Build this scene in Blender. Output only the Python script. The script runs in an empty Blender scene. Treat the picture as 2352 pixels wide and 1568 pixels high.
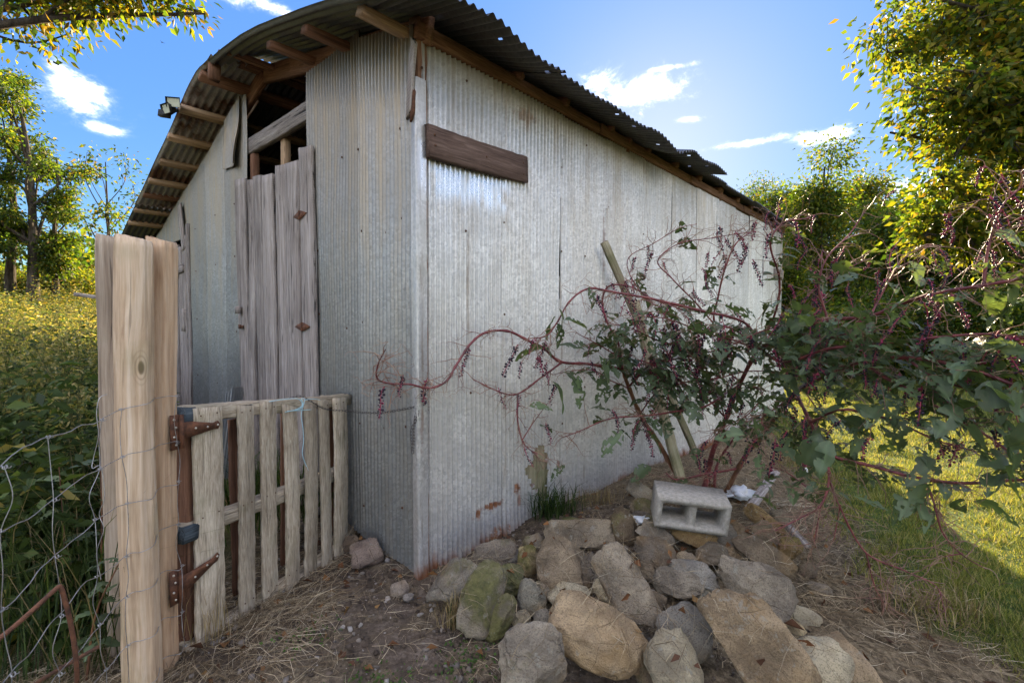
import bpy, math, random
import numpy as np
from mathutils import Matrix, Vector
from mathutils.bvhtree import BVHTree

random.seed(7)
rng = np.random.default_rng(7)
SC = bpy.context.scene
COL = SC.collection
R = math.radians

# ------------------------------------------------------------------ camera
PITCH = R(1.75)
EYE = Vector((0, 0, 1.5))
FPX = 1111.0                       # focal length in pixels of a 2352 px wide picture
cam_d = bpy.data.cameras.new('camera')
cam_d.sensor_width = 36.0
cam_d.lens = 36.0 * FPX / 2352.0
cam_d.clip_start = 0.05
cam_d.clip_end = 2000
cam = bpy.data.objects.new('camera', cam_d)
cam.location = EYE
cam.rotation_euler = (R(90) - PITCH, 0, 0)
COL.objects.link(cam)
SC.camera = cam

# ------------------------------------------------------------------ sky, sun, exposure
SUN_AZ = R(17.0)                   # to the right of the view direction
SUN_EL = R(20.0)
world = bpy.data.worlds.new('World')
SC.world = world
world.use_nodes = True
sun_d = bpy.data.lights.new('sun', 'SUN')
sun_d.energy = 4.0
sun_d.angle = R(0.53)
sun_d.color = (1.0, 0.80, 0.52)
sun = bpy.data.objects.new('sun', sun_d)
to_sun = Vector((math.sin(SUN_AZ) * math.cos(SUN_EL), math.cos(SUN_AZ) * math.cos(SUN_EL), math.sin(SUN_EL)))
sun.rotation_euler = to_sun.to_track_quat('Z', 'Y').to_euler()
sun.location = to_sun * 60
COL.objects.link(sun)
SC.view_settings.view_transform = 'Standard'
SC.view_settings.look = 'None'
SC.view_settings.gamma = 1.0
SC.view_settings.use_curve_mapping = False
SC.view_settings.exposure = 2.5
SC.render.engine = 'CYCLES'
SC.cycles.max_bounces = 6
SC.cycles.diffuse_bounces = 4
SC.cycles.glossy_bounces = 3
SC.cycles.transmission_bounces = 4
SC.cycles.transparent_max_bounces = 8
SC.cycles.use_denoising = True
SC.cycles.use_adaptive_sampling = True
SC.cycles.adaptive_threshold = 0.018
SC.cycles.denoising_prefilter = 'ACCURATE'


def ray(px, py):
    x = (px - 1176.0) / FPX
    y = -(py - 784.0) / FPX
    d = Vector((x, math.cos(PITCH) + y * math.sin(PITCH), -math.sin(PITCH) + y * math.cos(PITCH)))
    return d / d.y


def at(px, py, Y):
    return EYE + ray(px, py) * Y


def on_z(px, py, z):
    d = ray(px, py)
    return EYE + d * ((z - EYE.z) / d.z)


def frame(o, x, y, z):
    x, y, z = Vector(x), Vector(y), Vector(z)
    M = Matrix((x, y, z)).transposed().to_4x4()
    M.translation = Vector(o)
    return M


class G:
    """small helper for node trees"""
    def __init__(s, tree):
        s.t = tree
        tree.nodes.clear()

    def n(s, typ, ins=None, **attrs):
        nd = s.t.nodes.new(typ)
        for k, v in attrs.items():
            setattr(nd, k, v)
        for k, v in (ins or {}).items():
            sk = nd.inputs[k]
            if isinstance(v, bpy.types.NodeSocket):
                s.t.links.new(v, sk)
            else:
                if hasattr(sk.default_value, '__len__') and len(sk.default_value) == 4 and len(v) == 3:
                    v = (*v, 1)
                sk.default_value = v
        return nd

    def m(s, op, a, b=0.0, c=0.0, clamp=False):
        return s.n('ShaderNodeMath', {0: a, 1: b, 2: c}, operation=op, use_clamp=clamp).outputs[0]

    def vm(s, op, a, b=(0, 0, 0)):
        nd = s.n('ShaderNodeVectorMath', {0: a, 1: b}, operation=op)
        return nd.outputs['Value'] if op in ('DOT_PRODUCT', 'LENGTH', 'DISTANCE') else nd.outputs[0]

    def scale(s, vec, sc):
        return s.n('ShaderNodeVectorMath', {0: vec, 1: sc}, operation='MULTIPLY').outputs[0]

    def noise(s, vec, sc, detail=3.0, rough=0.55, dist=0.0, out=0):
        return s.n('ShaderNodeTexNoise', {'Vector': vec, 'Scale': sc, 'Detail': detail, 'Roughness': rough, 'Distortion': dist}).outputs[out]

    def voro(s, vec, sc, feature='F1', out=0, rnd=1.0):
        return s.n('ShaderNodeTexVoronoi', {'Vector': vec, 'Scale': sc, 'Randomness': rnd}, feature=feature).outputs[out]

    def ramp(s, fac, stops, interp='LINEAR'):
        nd = s.n('ShaderNodeValToRGB', {'Fac': fac})
        cr = nd.color_ramp
        cr.interpolation = interp
        while len(cr.elements) < len(stops):
            cr.elements.new(0.5)
        for e, (p, c) in zip(cr.elements, stops):
            e.position = p
            e.color = (c, c, c, 1) if not hasattr(c, '__len__') else (*c[:3], 1)
        return nd.outputs[0]

    def step(s, x, lo, hi):
        return s.n('ShaderNodeMapRange', {'Value': x, 'From Min': lo, 'From Max': hi}, interpolation_type='SMOOTHSTEP').outputs[0]

    def mix(s, f, a, b, mode='MIX'):
        nd = s.n('ShaderNodeMix', data_type='RGBA', blend_type=mode)
        for k, v in ((0, f), (6, a), (7, b)):
            if isinstance(v, bpy.types.NodeSocket):
                s.t.links.new(v, nd.inputs[k])
            else:
                nd.inputs[k].default_value = v if k == 0 else (*v[:3], 1)
        return nd.outputs[2]

    def obj(s):
        return s.n('ShaderNodeTexCoord').outputs['Object']

    def uv(s):
        return s.n('ShaderNodeTexCoord').outputs['UV']

    def pos(s):
        return s.n('ShaderNodeNewGeometry').outputs['Position']

    def sep(s, v):
        return s.n('ShaderNodeSeparateXYZ', {0: v}).outputs

    def bump(s, h, strength=0.4, dist=0.01):
        return s.n('ShaderNodeBump', {'Height': h, 'Strength': strength, 'Distance': dist}).outputs[0]

    def surf(s, color, rough=0.8, metal=0.0, normal=None, spec=0.4, **kw):
        ins = {'Base Color': color, 'Roughness': rough, 'Metallic': metal, 'Specular IOR Level': spec}
        if normal is not None:
            ins['Normal'] = normal
        ins.update(kw)
        b = s.n('ShaderNodeBsdfPrincipled', ins)
        s.out(b.outputs[0])
        return b

    def out(s, sh):
        s.n('ShaderNodeOutputMaterial', {'Surface': sh})


def material(name):
    m = bpy.data.materials.new(name)
    m.use_nodes = True
    return m, G(m.node_tree)


# ---- the world: clear sky with scattered small clouds
g = G(world.node_tree)
sky = g.n('ShaderNodeTexSky', sky_type='NISHITA')
sky.sun_disc = False
sky.sun_elevation = SUN_EL
sky.sun_rotation = SUN_AZ
sky.altitude = 300
sky.air_density = 1.0
sky.dust_density = 0.25
sky.ozone_density = 2.2
dirn = g.vm('NORMALIZE', g.n('ShaderNodeTexCoord').outputs['Generated'])
raw = sky.outputs[0]
mx = g.n('ShaderNodeSeparateColor', {0: raw})
mx = g.m('MAXIMUM', g.m('MAXIMUM', mx.outputs[0], mx.outputs[1]), mx.outputs[2])
hue = g.n('ShaderNodeVectorMath', {0: raw, 'Scale': g.m('DIVIDE', 1.0, mx)}, operation='SCALE').outputs[0]
hue = g.n('ShaderNodeGamma', {'Color': hue, 'Gamma': 1.68}).outputs[0]
lum = g.m('MULTIPLY', g.m('DIVIDE', mx, g.m('ADD', 1.0, g.m('MULTIPLY', mx, 1.3))), 2.3)
col = g.n('ShaderNodeVectorMath', {0: hue, 'Scale': lum}, operation='SCALE').outputs[0]
nz = g.m('MULTIPLY', g.m('SUBTRACT', g.noise(g.scale(dirn, (1, 1, 1.6)), 10.0, 7.0, 0.68, 0.3), 0.5), 3.6)
total = None
for (cx, cy, wx, wy, dens) in [(185, 215, 105, 58, 1.0), (235, 295, 60, 22, .5), (1455, 215, 165, 62, 1.0), (1590, 272, 60, 16, .6),
                               (1890, 312, 120, 30, .9), (1720, 328, 200, 16, .45), (600, 8, 100, 24, .6), (1530, 157, 85, 10, .45),
                               (2130, 430, 150, 60, .9)]:
    d = ray(cx, cy).normalized()
    rt = d.cross(Vector((0, 0, 1))).normalized()
    rot = frame((0, 0, 0), rt, d, rt.cross(d)).to_euler()
    q = g.n('ShaderNodeMapping', {'Vector': dirn, 'Location': tuple(d), 'Rotation': tuple(rot), 'Scale': (wx / FPX * .8, .5, wy / FPX * .8)}, vector_type='TEXTURE').outputs[0]
    val = g.m('SUBTRACT', nz, g.vm('LENGTH', q))
    mk_ = g.m('MULTIPLY', g.m('POWER', g.step(val, -1.25, 0.35), 4.0), dens)
    total = mk_ if total is None else g.m('MAXIMUM', total, mk_)
# unseen bright clouds outside the view, added as fill light for the shaded walls
ax = g.vm('DOT_PRODUCT', dirn, (0, math.cos(R(10)), math.sin(R(10))))
fill_clouds = g.step(g.noise(g.scale(dirn, (1, 1, 2.2)), 3.1, 5.0, 0.62, 0.2), 0.50, 0.63)
fill_clouds = g.m('MULTIPLY', fill_clouds, g.m('MULTIPLY', g.step(ax, 0.66, 0.52), g.step(sp_z := g.sep(dirn)[2], 0.0, 0.1)))
total = g.m('MAXIMUM', total, fill_clouds)
col = g.mix(total, col, (10.2, 9.4, 8.5))
bg = g.n('ShaderNodeBackground', {'Color': col, 'Strength': 0.13})
g.n('ShaderNodeOutputWorld', {'Surface': bg.outputs[0]})

# ------------------------------------------------------------------ mesh helpers
W = {}


def link(o, M=None, parent=None, **props):
    M = M or Matrix()
    COL.objects.link(o)
    if parent is not None:
        o.parent = parent
        o.matrix_parent_inverse = W[parent.name].inverted()
    o.matrix_basis = M
    W[o.name] = M
    for k, v in props.items():
        if v is not None:
            o[k] = v
    return o


def thing(name, loc, label, cat, group=None):
    o = bpy.data.objects.new(name, None)
    o.empty_display_size = 0.2
    return link(o, Matrix.Translation(Vector(loc)), None, label=label, category=cat, group=group)


def mesh(name, V, F, mat=None, smooth=False, col=None, uv=None):
    """V (n,3); F one index array (m,k) or a list of such arrays / of lists"""
    V = np.asarray(V, dtype=np.float32).reshape(-1, 3)
    me = bpy.data.meshes.new(name)
    if isinstance(F, np.ndarray):
        F = [F]
    if len(F) and not isinstance(F[0], np.ndarray):
        tot = np.array([len(f) for f in F], dtype=np.int32)
        idx = np.array([i for f in F for i in f], dtype=np.int32)
    else:
        F = [f for f in F if len(f)]
        tot = np.concatenate([np.full(len(f), f.shape[1], dtype=np.int32) for f in F])
        idx = np.concatenate([f.reshape(-1) for f in F]).astype(np.int32)
    me.vertices.add(len(V))
    me.vertices.foreach_set('co', V.reshape(-1))
    me.loops.add(len(idx))
    me.loops.foreach_set('vertex_index', idx)
    me.polygons.add(len(tot))
    st = np.zeros(len(tot), dtype=np.int32)
    st[1:] = np.cumsum(tot)[:-1]
    me.polygons.foreach_set('loop_start', st)
    if smooth:
        me.polygons.foreach_set('use_smooth', np.ones(len(tot), dtype=bool))
    if uv is not None:
        ul = me.uv_layers.new(name='UVMap')
        ul.data.foreach_set('uv', np.asarray(uv, dtype=np.float32)[idx].reshape(-1))
    if col is not None:
        c = np.ones((len(V), 4), dtype=np.float32)
        c[:, :np.asarray(col).shape[1]] = col
        at_ = me.attributes.new('col', 'FLOAT_COLOR', 'POINT')
        at_.data.foreach_set('color', c.reshape(-1))
    if mat is not None:
        me.materials.append(mat)
    me.update(calc_edges=True)
    me.validate()
    return me


def put(name, V, F, mat, parent=None, M=None, smooth=False, col=None, uv=None, **props):
    """one mesh object; without M the vertices are in the world and the origin goes to their middle"""
    if M is None:
        V = np.asarray(V, dtype=np.float64).reshape(-1, 3)
        c = (V.max(0) + V.min(0)) / 2
        M = Matrix.Translation(Vector(c))
        V = V - c
    me = mesh(name, V, F, mat, smooth, col, uv)
    return link(bpy.data.objects.new(name, me), M, parent, **props)


def again(name, me, M, parent=None, **props):
    return link(bpy.data.objects.new(name, me), M, parent, **props)


def along(p0, p1, side=(0, 0, 1)):
    """frame at p0 whose z runs to p1 and whose y is nearest to side"""
    p0, p1 = Vector(p0), Vector(p1)
    z = (p1 - p0).normalized()
    s = Vector(side)
    y = (s - z * s.dot(z))
    if y.length < 1e-4:
        y = Vector((1, 0, 0)) - z * z.x
    y.normalize()
    return frame(p0, y.cross(z), y, z), (p1 - p0).length


class SN:
    """cheap smooth 3-d noise: a sum of sines, about -1..1"""
    def __init__(s, seed, freq=1.0, n=12, octaves=1):
        r = np.random.default_rng(seed)
        s.k = r.normal(size=(n * octaves, 3))
        s.k /= np.linalg.norm(s.k, axis=1)[:, None]
        f = np.repeat([freq * 2.1 ** o for o in range(octaves)], n) * r.uniform(.6, 1.5, n * octaves)
        s.k *= f[:, None] * 2 * np.pi
        s.a = np.repeat([0.5 ** o for o in range(octaves)], n)
        s.p = r.uniform(0, 2 * np.pi, n * octaves)
        s.nrm = 1.6 / math.sqrt((s.a ** 2).sum())

    def __call__(s, P):
        P = np.asarray(P, dtype=np.float64)
        return (np.sin(P @ s.k.T + s.p) * s.a).sum(-1) * s.nrm * 0.6


def plank_mesh(name, w, th, L, mat, seed=0, jag=0.004, warp=0.004, seg=None, bev=None, taper=0.0, endcut=0.0):
    """a sawn board: x width, y thickness, z length from 0 to L, worn edges and slight warp"""
    r = np.random.default_rng(seed)
    seg = seg or max(2, min(40, int(L / 0.05)))
    b = bev if bev is not None else min(w, th) * 0.12
    hx, hy = w / 2, th / 2
    ring = np.array([(-hx + b, -hy), (0, -hy), (hx - b, -hy), (hx, -hy + b), (hx, hy - b), (hx - b, hy), (0, hy), (-hx + b, hy), (-hx, hy - b), (-hx, -hy + b)])
    n = len(ring)
    V = []
    sn = SN(seed + 11, 0.9 / max(L, .4), 6)
    sn2 = SN(seed + 17, 14.0, 8, 2)
    for i in range(seg + 1):
        z = L * i / seg
        k = 1 - taper * i / seg
        P = np.column_stack([ring * k, np.full(n, z)])
        q = np.array([[0, 0, z]])
        P[:, 0] += sn(q + 3)[0] * warp
        P[:, 1] += sn(q + 9)[0] * warp
        P[:, 0] += np.sign(P[:, 0]) * sn2(P) * jag * 0.6
        P[:, 1] += sn2(P + 5) * jag * 0.25
        if i in (0, seg):
            P[:, 2] += r.normal(0, jag * .8, n) + ring[:, 0] / w * endcut * (1 if i else -1)
        V.append(P)
    V = np.concatenate(V)
    F = []
    for i in range(seg):
        for j in range(n):
            a, c = i * n + j, i * n + (j + 1) % n
            F.append((a, c, c + n, a + n))
    F.append(tuple(range(n - 1, -1, -1)))
    F.append(tuple(range(seg * n, seg * n + n)))
    return mesh(name, V, F, mat)


def board(name, p0, p1, w, th, mat, parent=None, side=(0, -1, 0), seed=None, **kw):
    props = {k: kw.pop(k) for k in ('label', 'category', 'group', 'kind') if k in kw}
    M, L = along(p0, p1, side)
    seed = random.randrange(10 ** 6) if seed is None else seed
    return again(name, plank_mesh(name, w, th, L, mat, seed, **kw), M, parent, **props)


def tube(P, rad, sides=6, cap=True):
    """a round tube along points P; returns V, [quads, caps...]"""
    P = np.asarray(P, dtype=np.float64)
    n = len(P)
    rad = np.broadcast_to(np.asarray(rad, dtype=np.float64), (n,))
    T = np.gradient(P, axis=0)
    T /= np.linalg.norm(T, axis=1)[:, None] + 1e-12
    ref = np.array([0.13, 0.27, 0.95]) if abs(T[0] @ np.array([0.13, 0.27, 0.95])) < .9 else np.array([1.0, 0, 0])
    V = []
    u = np.cross(T[0], ref)
    u /= np.linalg.norm(u)
    a = np.arange(sides) / sides * 2 * np.pi
    for i in range(n):
        u = u - T[i] * (u @ T[i])
        u /= np.linalg.norm(u) + 1e-12
        v = np.cross(T[i], u)
        V.append(P[i] + rad[i] * (np.cos(a)[:, None] * u + np.sin(a)[:, None] * v))
    V = np.concatenate(V)
    i = np.arange(n - 1)[:, None] * sides
    j = np.arange(sides)[None]
    k = (np.arange(sides)[None] + 1) % sides
    F = np.stack([i + j, i + k, i + sides + k, i + sides + j], -1).reshape(-1, 4)
    return V, F


def tubes(items, sides=5):
    """several tubes in one vertex list"""
    Vs, Fs, o = [], [], 0
    for P, r in items:
        v, f = tube(P, r, sides)
        Vs.append(v)
        Fs.append(f + o)
        o += len(v)
    return np.concatenate(Vs), np.concatenate(Fs)


def catmull(P, per=8):
    P = np.asarray(P, dtype=np.float64)
    if len(P) < 3:
        return np.linspace(P[0], P[-1], per + 1)
    Q = np.vstack([2 * P[0] - P[1], P, 2 * P[-1] - P[-2]])
    out = []
    for i in range(1, len(Q) - 2):
        t = np.linspace(0, 1, per, endpoint=False)[:, None]
        a, b, c, d = Q[i - 1], Q[i], Q[i + 1], Q[i + 2]
        out.append(.5 * ((2 * b) + (c - a) * t + (2 * a - 5 * b + 4 * c - d) * t ** 2 + (3 * b - a - 3 * c + d) * t ** 3))
    out.append(P[-1:])
    return np.concatenate(out)


def ico(sub=3):
    import bmesh
    bm = bmesh.new()
    bmesh.ops.create_icosphere(bm, subdivisions=sub, radius=1.0)
    V = np.array([v.co[:] for v in bm.verts])
    F = np.array([[v.index for v in f.verts] for f in bm.faces])
    bm.free()
    return V, F


def boxes(*bs):
    """axis-aligned boxes (x0,x1,y0,y1,z0,z1) as V, F"""
    V, F = [], []
    for (x0, x1, y0, y1, z0, z1) in bs:
        o = len(V)
        V += [(x0, y0, z0), (x1, y0, z0), (x1, y1, z0), (x0, y1, z0), (x0, y0, z1), (x1, y0, z1), (x1, y1, z1), (x0, y1, z1)]
        F += [tuple(o + i for i in f) for f in ((3, 2, 1, 0), (4, 5, 6, 7), (0, 1, 5, 4), (1, 2, 6, 5), (2, 3, 7, 6), (3, 0, 4, 7))]
    return V, F
# ------------------------------------------------------------------ materials
def tone(g, a=0.85, b=1.12):
    """a brightness factor of its own for each object"""
    r = g.n('ShaderNodeObjectInfo').outputs['Random']
    return g.n('ShaderNodeMapRange', {'Value': r, 'To Min': a, 'To Max': b}).outputs[0]


def wood(name, dark, mid, light, grain=26.0, stretch=0.055, knots=0.0, rough=0.85, green=0.0, bump=0.5, cracks=0.5, tint=(0.85, 1.15), saw=0.0):
    m, g = material(name)
    o = g.obj()
    rnd = g.n('ShaderNodeObjectInfo').outputs['Random']
    off = g.n('ShaderNodeCombineXYZ', {0: g.m('MULTIPLY', rnd, 37.0), 1: g.m('MULTIPLY', rnd, 11.0), 2: g.m('MULTIPLY', rnd, 5.0)}).outputs[0]
    o = g.vm('ADD', o, off)
    wob = g.noise(o, 2.2, 3.0, 0.5, out=1)
    ow = g.vm('ADD', o, g.scale(g.vm('SUBTRACT', wob, (.5, .5, .5)), (0.035, 0.035, 0.0)))
    v = g.scale(ow, (1, 1, stretch))
    n1 = g.noise(v, grain, 6.0, 0.7, 0.8)
    n2 = g.noise(g.scale(ow, (1, 1, stretch * .6)), grain * 5.0, 4.0, 0.7)
    n3 = g.noise(g.scale(o, (1, 1, .35)), 4.0, 4.0, 0.6)
    f = g.m('ADD', g.m('MULTIPLY', n1, 0.5), g.m('MULTIPLY', n2, 0.5))
    c = g.ramp(f, [(0.36, dark), (0.5, mid), (0.64, light)])
    c = g.mix(g.m('MULTIPLY', g.step(n3, 0.42, 0.70), 0.55), c, g.mix(0.5, c, light))
    c = g.mix(g.m('MULTIPLY', g.step(n3, 0.52, 0.30), 0.5), c, tuple(x * .55 for x in mid))
    h = g.m('ADD', n1, g.m('MULTIPLY', n2, .5))
    if cracks:
        ck = g.noise(g.scale(ow, (1, 1, 0.022)), grain * 2.0, 3.0, 0.6, 0.4)
        cm = g.m('MULTIPLY', g.step(ck, 0.385, 0.335), cracks)
        c = g.mix(cm, c, tuple(x * .25 for x in dark))
        h = g.m('SUBTRACT', h, cm)
    if knots:
        kv = g.scale(o, (1, 1, 0.42))
        kd = g.voro(kv, 5.5)
        kr = g.m('SINE', g.m('MULTIPLY', kd, 130.0))
        km = g.step(kd, 0.22, 0.08)
        c = g.mix(g.m('MULTIPLY', g.m('MULTIPLY', km, g.step(kr, -.2, .9)), 0.5 * knots), c, tuple(x * .75 for x in dark))
        core = g.step(kd, 0.075, 0.045)
        c = g.mix(g.m('MULTIPLY', core, knots), c, tuple(x * .4 for x in dark))
    if saw:
        sv = g.sep(g.vm('ADD', o, g.scale(wob, (.03, .03, .03))))
        sw = g.m('SINE', g.m('MULTIPLY', g.m('ADD', sv[2], g.m('MULTIPLY', sv[0], 0.55)), 330.0))
        c = g.mix(g.m('MULTIPLY', g.step(sw, -.2, 1.0), saw), c, light)
        h = g.m('ADD', h, g.m('MULTIPLY', sw, saw * .5))
    if green:
        gm = g.step(g.noise(o, 3.0, 4.0, 0.6), 0.5, 0.68)
        c = g.mix(g.m('MULTIPLY', gm, green), c, (0.10, 0.12, 0.035))
    t = tone(g, *tint)
    c = g.mix(1.0, c, g.n('ShaderNodeCombineColor', {0: t, 1: t, 2: t}).outputs[0], 'MULTIPLY')
    g.surf(c, rough, 0, g.bump(h, bump, 0.006), 0.25)
    return m


M_DOOR = wood('weathered_grey_wood', (0.09, 0.068, 0.056), (0.27, 0.228, 0.20), (0.50, 0.45, 0.41), 26, 0.045, knots=.4, cracks=1.0, saw=0.14, bump=0.9)
M_POST = wood('peeled_post_wood', (0.27, 0.17, 0.10), (0.47, 0.34, 0.22), (0.62, 0.50, 0.37), 15, 0.05, knots=0.9, cracks=0.5, bump=0.5, green=0.25)
M_POSTGREY = wood('greyed_post_wood', (0.16, 0.115, 0.08), (0.33, 0.255, 0.185), (0.47, 0.39, 0.30), 16, 0.05, knots=0.6, cracks=0.6, bump=0.5, green=0.2)
M_POSTWARM = wood('knotty_post_wood', (0.27, 0.145, 0.075), (0.49, 0.325, 0.195), (0.64, 0.48, 0.33), 11, 0.07, knots=1.0, cracks=0.6, bump=0.5)
M_PALLET = wood('rough_pallet_wood', (0.19, 0.145, 0.095), (0.40, 0.33, 0.24), (0.62, 0.55, 0.43), 42, 0.12, knots=.35, cracks=0.45, green=0.3, bump=1.0, tint=(.72, 1.2))
M_BROWN = wood('brown_beam_wood', (0.075, 0.034, 0.020), (0.19, 0.092, 0.054), (0.31, 0.17, 0.105), 22, 0.05, cracks=0.5)
M_PURLIN = wood('tan_purlin_wood', (0.16, 0.095, 0.055), (0.38, 0.245, 0.145), (0.55, 0.39, 0.25), 20, 0.05, cracks=0.5, tint=(.7, 1.15))
M_PLANK = wood('dark_stained_plank', (0.035, 0.022, 0.018), (0.10, 0.062, 0.048), (0.17, 0.115, 0.092), 16, 0.07, knots=0.5, cracks=0.3, bump=0.4)
M_LEAN = wood('mossy_old_board', (0.13, 0.11, 0.06), (0.29, 0.25, 0.155), (0.46, 0.42, 0.29), 20, 0.05, cracks=0.6, green=0.5)
M_BLACKWOOD = wood('blackened_post_wood', (0.012, 0.010, 0.009), (0.035, 0.028, 0.022), (0.08, 0.065, 0.05), 20, 0.05)
M_BLUEWOOD = wood('blue_painted_wood', (0.025, 0.028, 0.03), (0.055, 0.072, 0.085), (0.12, 0.14, 0.15), 30, 0.1, cracks=.6)


def galvanised(name, base=(0.60, 0.61, 0.61), metal=0.35, stain=1.0, rusty=False, side=False):
    m, g = material(name)
    uv = g.uv()
    s = g.sep(uv)
    rnd = g.n('ShaderNodeObjectInfo').outputs['Random']
    uo = g.vm('ADD', uv, g.n('ShaderNodeCombineXYZ', {0: g.m('MULTIPLY', rnd, 0.0), 1: 0.0, 2: g.m('MULTIPLY', rnd, 9.0)}).outputs[0])
    sp_ = g.voro(g.scale(uo, (1, .8, 1)), 75.0, out=1)
    spv = g.m('ADD', g.m('MULTIPLY', g.sep(sp_)[0], 1.0), 0.0)
    blot = g.noise(uo, 3.2, 5.0, 0.62)
    fine = g.noise(g.scale(uo, (1, .35, 1)), 60.0, 3.0, 0.7)
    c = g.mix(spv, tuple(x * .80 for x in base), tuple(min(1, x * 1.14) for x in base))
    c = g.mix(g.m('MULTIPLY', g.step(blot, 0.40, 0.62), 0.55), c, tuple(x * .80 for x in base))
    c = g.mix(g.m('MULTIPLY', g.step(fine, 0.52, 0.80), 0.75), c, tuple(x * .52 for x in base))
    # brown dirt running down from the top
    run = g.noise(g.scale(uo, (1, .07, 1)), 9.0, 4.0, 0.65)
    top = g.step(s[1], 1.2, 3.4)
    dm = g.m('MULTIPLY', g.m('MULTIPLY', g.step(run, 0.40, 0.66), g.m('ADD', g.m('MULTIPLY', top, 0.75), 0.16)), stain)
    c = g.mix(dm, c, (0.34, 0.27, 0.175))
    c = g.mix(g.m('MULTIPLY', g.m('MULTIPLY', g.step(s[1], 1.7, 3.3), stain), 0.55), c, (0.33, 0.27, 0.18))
    rough = g.m('ADD', g.m('MULTIPLY', fine, 0.30), 0.24)
    met = metal
    if side:
        # rust where the foot of the wall touches the soil, and patches around the hole
        rn = g.noise(uv, 14.0, 5.0, 0.7)
        rn2 = g.noise(g.scale(uv, (1, .25, 1)), 30.0, 4.0, 0.7)
        foot = g.step(g.m('ADD', s[1], g.m('MULTIPLY', g.m('SUBTRACT', g.noise(g.scale(uv, (1, .3, 1)), 4.5, 4.0, .7), .5), 0.42)), 0.105, -0.01)
        rm = foot
        for (cx, cy, rx, ry, k) in [(1.085, .40, .155, .19, .85), (.60, .275, .16, .035, 1.0), (.47, .255, .06, .05, 1.0), (.865, .33, .055, .075, 1.0), (.87, .24, .016, .12, .8),
                                    (1.34, .40, .03, .09, 1.0), (.66, .02, .16, .11, 1.0), (.03, .9, .02, .2, .5), (1.98, 2.2, .03, .5, .4), (.92, 3.0, .2, .10, .5)]:
            a = g.m('DIVIDE', g.m('SUBTRACT', s[0], cx), rx)
            b = g.m('DIVIDE', g.m('SUBTRACT', s[1], cy), ry)
            d = g.m('SQRT', g.m('ADD', g.m('MULTIPLY', a, a), g.m('MULTIPLY', b, b)))
            q = g.m('ADD', g.m('SUBTRACT', 1.0, d), g.m('MULTIPLY', g.m('SUBTRACT', g.m('ADD', g.m('MULTIPLY', rn, .6), g.m('MULTIPLY', rn2, .4)), 0.5), 3.6))
            rm = g.m('MAXIMUM', rm, g.m('MULTIPLY', g.step(q, 0.15, 0.75), k))
        rc = g.ramp(rn2, [(.3, (0.07, 0.025, 0.012)), (.55, (0.23, 0.09, 0.035)), (.75, (0.36, 0.19, 0.10))])
        c = g.mix(rm, c, rc)
        # dirty runs below the nail rows
        rs = g.noise(g.scale(uv, (1, .06, 1)), 40.0, 3.0, .6)
        for tx in (.03, .38, .72, 1.05, 1.38, 1.70, 2.05, 2.70):
            q = g.m('MULTIPLY', g.step(g.m('ABSOLUTE', g.m('SUBTRACT', s[0], tx)), .022, .004), g.step(rs, .46, .66))
            c = g.mix(g.m('MULTIPLY', q, .55), c, (.22, .145, .085))
        # freshly washed bright metal below the plank
        br = g.m('MULTIPLY', g.m('MULTIPLY', g.step(s[0], -.02, .06), g.step(s[0], .80, .70)), g.m('MULTIPLY', g.step(s[1], 2.22, 2.36), g.step(s[1], 2.60, 2.56)))
        br = g.m('MULTIPLY', br, g.step(g.noise(g.scale(uv, (1, .2, 1)), 16.0, 3.0), .32, .55))
        c = g.mix(g.m('MULTIPLY', br, 0.8), c, (0.72, 0.76, 0.80))
        met = g.m('ADD', g.m('MULTIPLY', g.m('SUBTRACT', 1.0, rm), metal), g.m('MULTIPLY', br, 0.3))
        rough = g.m('ADD', rough, g.m('SUBTRACT', g.m('MULTIPLY', rm, 0.35), g.m('MULTIPLY', br, 0.12)))
    if rusty:
        rn = g.noise(uv, 2.0, 6.0, 0.7)
        c = g.mix(g.step(rn, .45, .62), c, g.ramp(fine, [(.35, (0.06, 0.025, 0.015)), (.7, (0.20, 0.085, 0.045))]))
    t = tone(g, 0.80, 1.12)
    c = g.mix(1.0, c, g.n('ShaderNodeCombineColor', {0: t, 1: t, 2: t}).outputs[0], 'MULTIPLY')
    g.surf(c, rough, met, g.bump(g.m('ADD', blot, g.m('MULTIPLY', fine, .35)), 0.12, 0.01), 0.5)
    return m


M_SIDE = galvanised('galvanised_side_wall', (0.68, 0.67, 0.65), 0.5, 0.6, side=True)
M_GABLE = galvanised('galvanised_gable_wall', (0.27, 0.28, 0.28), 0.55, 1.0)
M_ROOF = galvanised('dull_roof_metal', (0.115, 0.112, 0.11), 0.3, 0.0)
M_ROOFRUST = galvanised('rusty_roof_metal', (0.45, 0.42, 0.40), 0.3, 0.0, rusty=True)


def plain(name, c0, c1, scale=30.0, rough=0.7, metal=0.0, bump=0.3, detail=4.0, spec=.4, dist=.004):
    m, g = material(name)
    o = g.obj()
    n = g.noise(o, scale, detail, 0.65)
    c = g.ramp(n, [(0.32, c0), (0.68, c1)])
    t = tone(g, .88, 1.12)
    c = g.mix(1.0, c, g.n('ShaderNodeCombineColor', {0: t, 1: t, 2: t}).outputs[0], 'MULTIPLY')
    g.surf(c, rough, metal, g.bump(n, bump, dist), spec)
    return m


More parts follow.
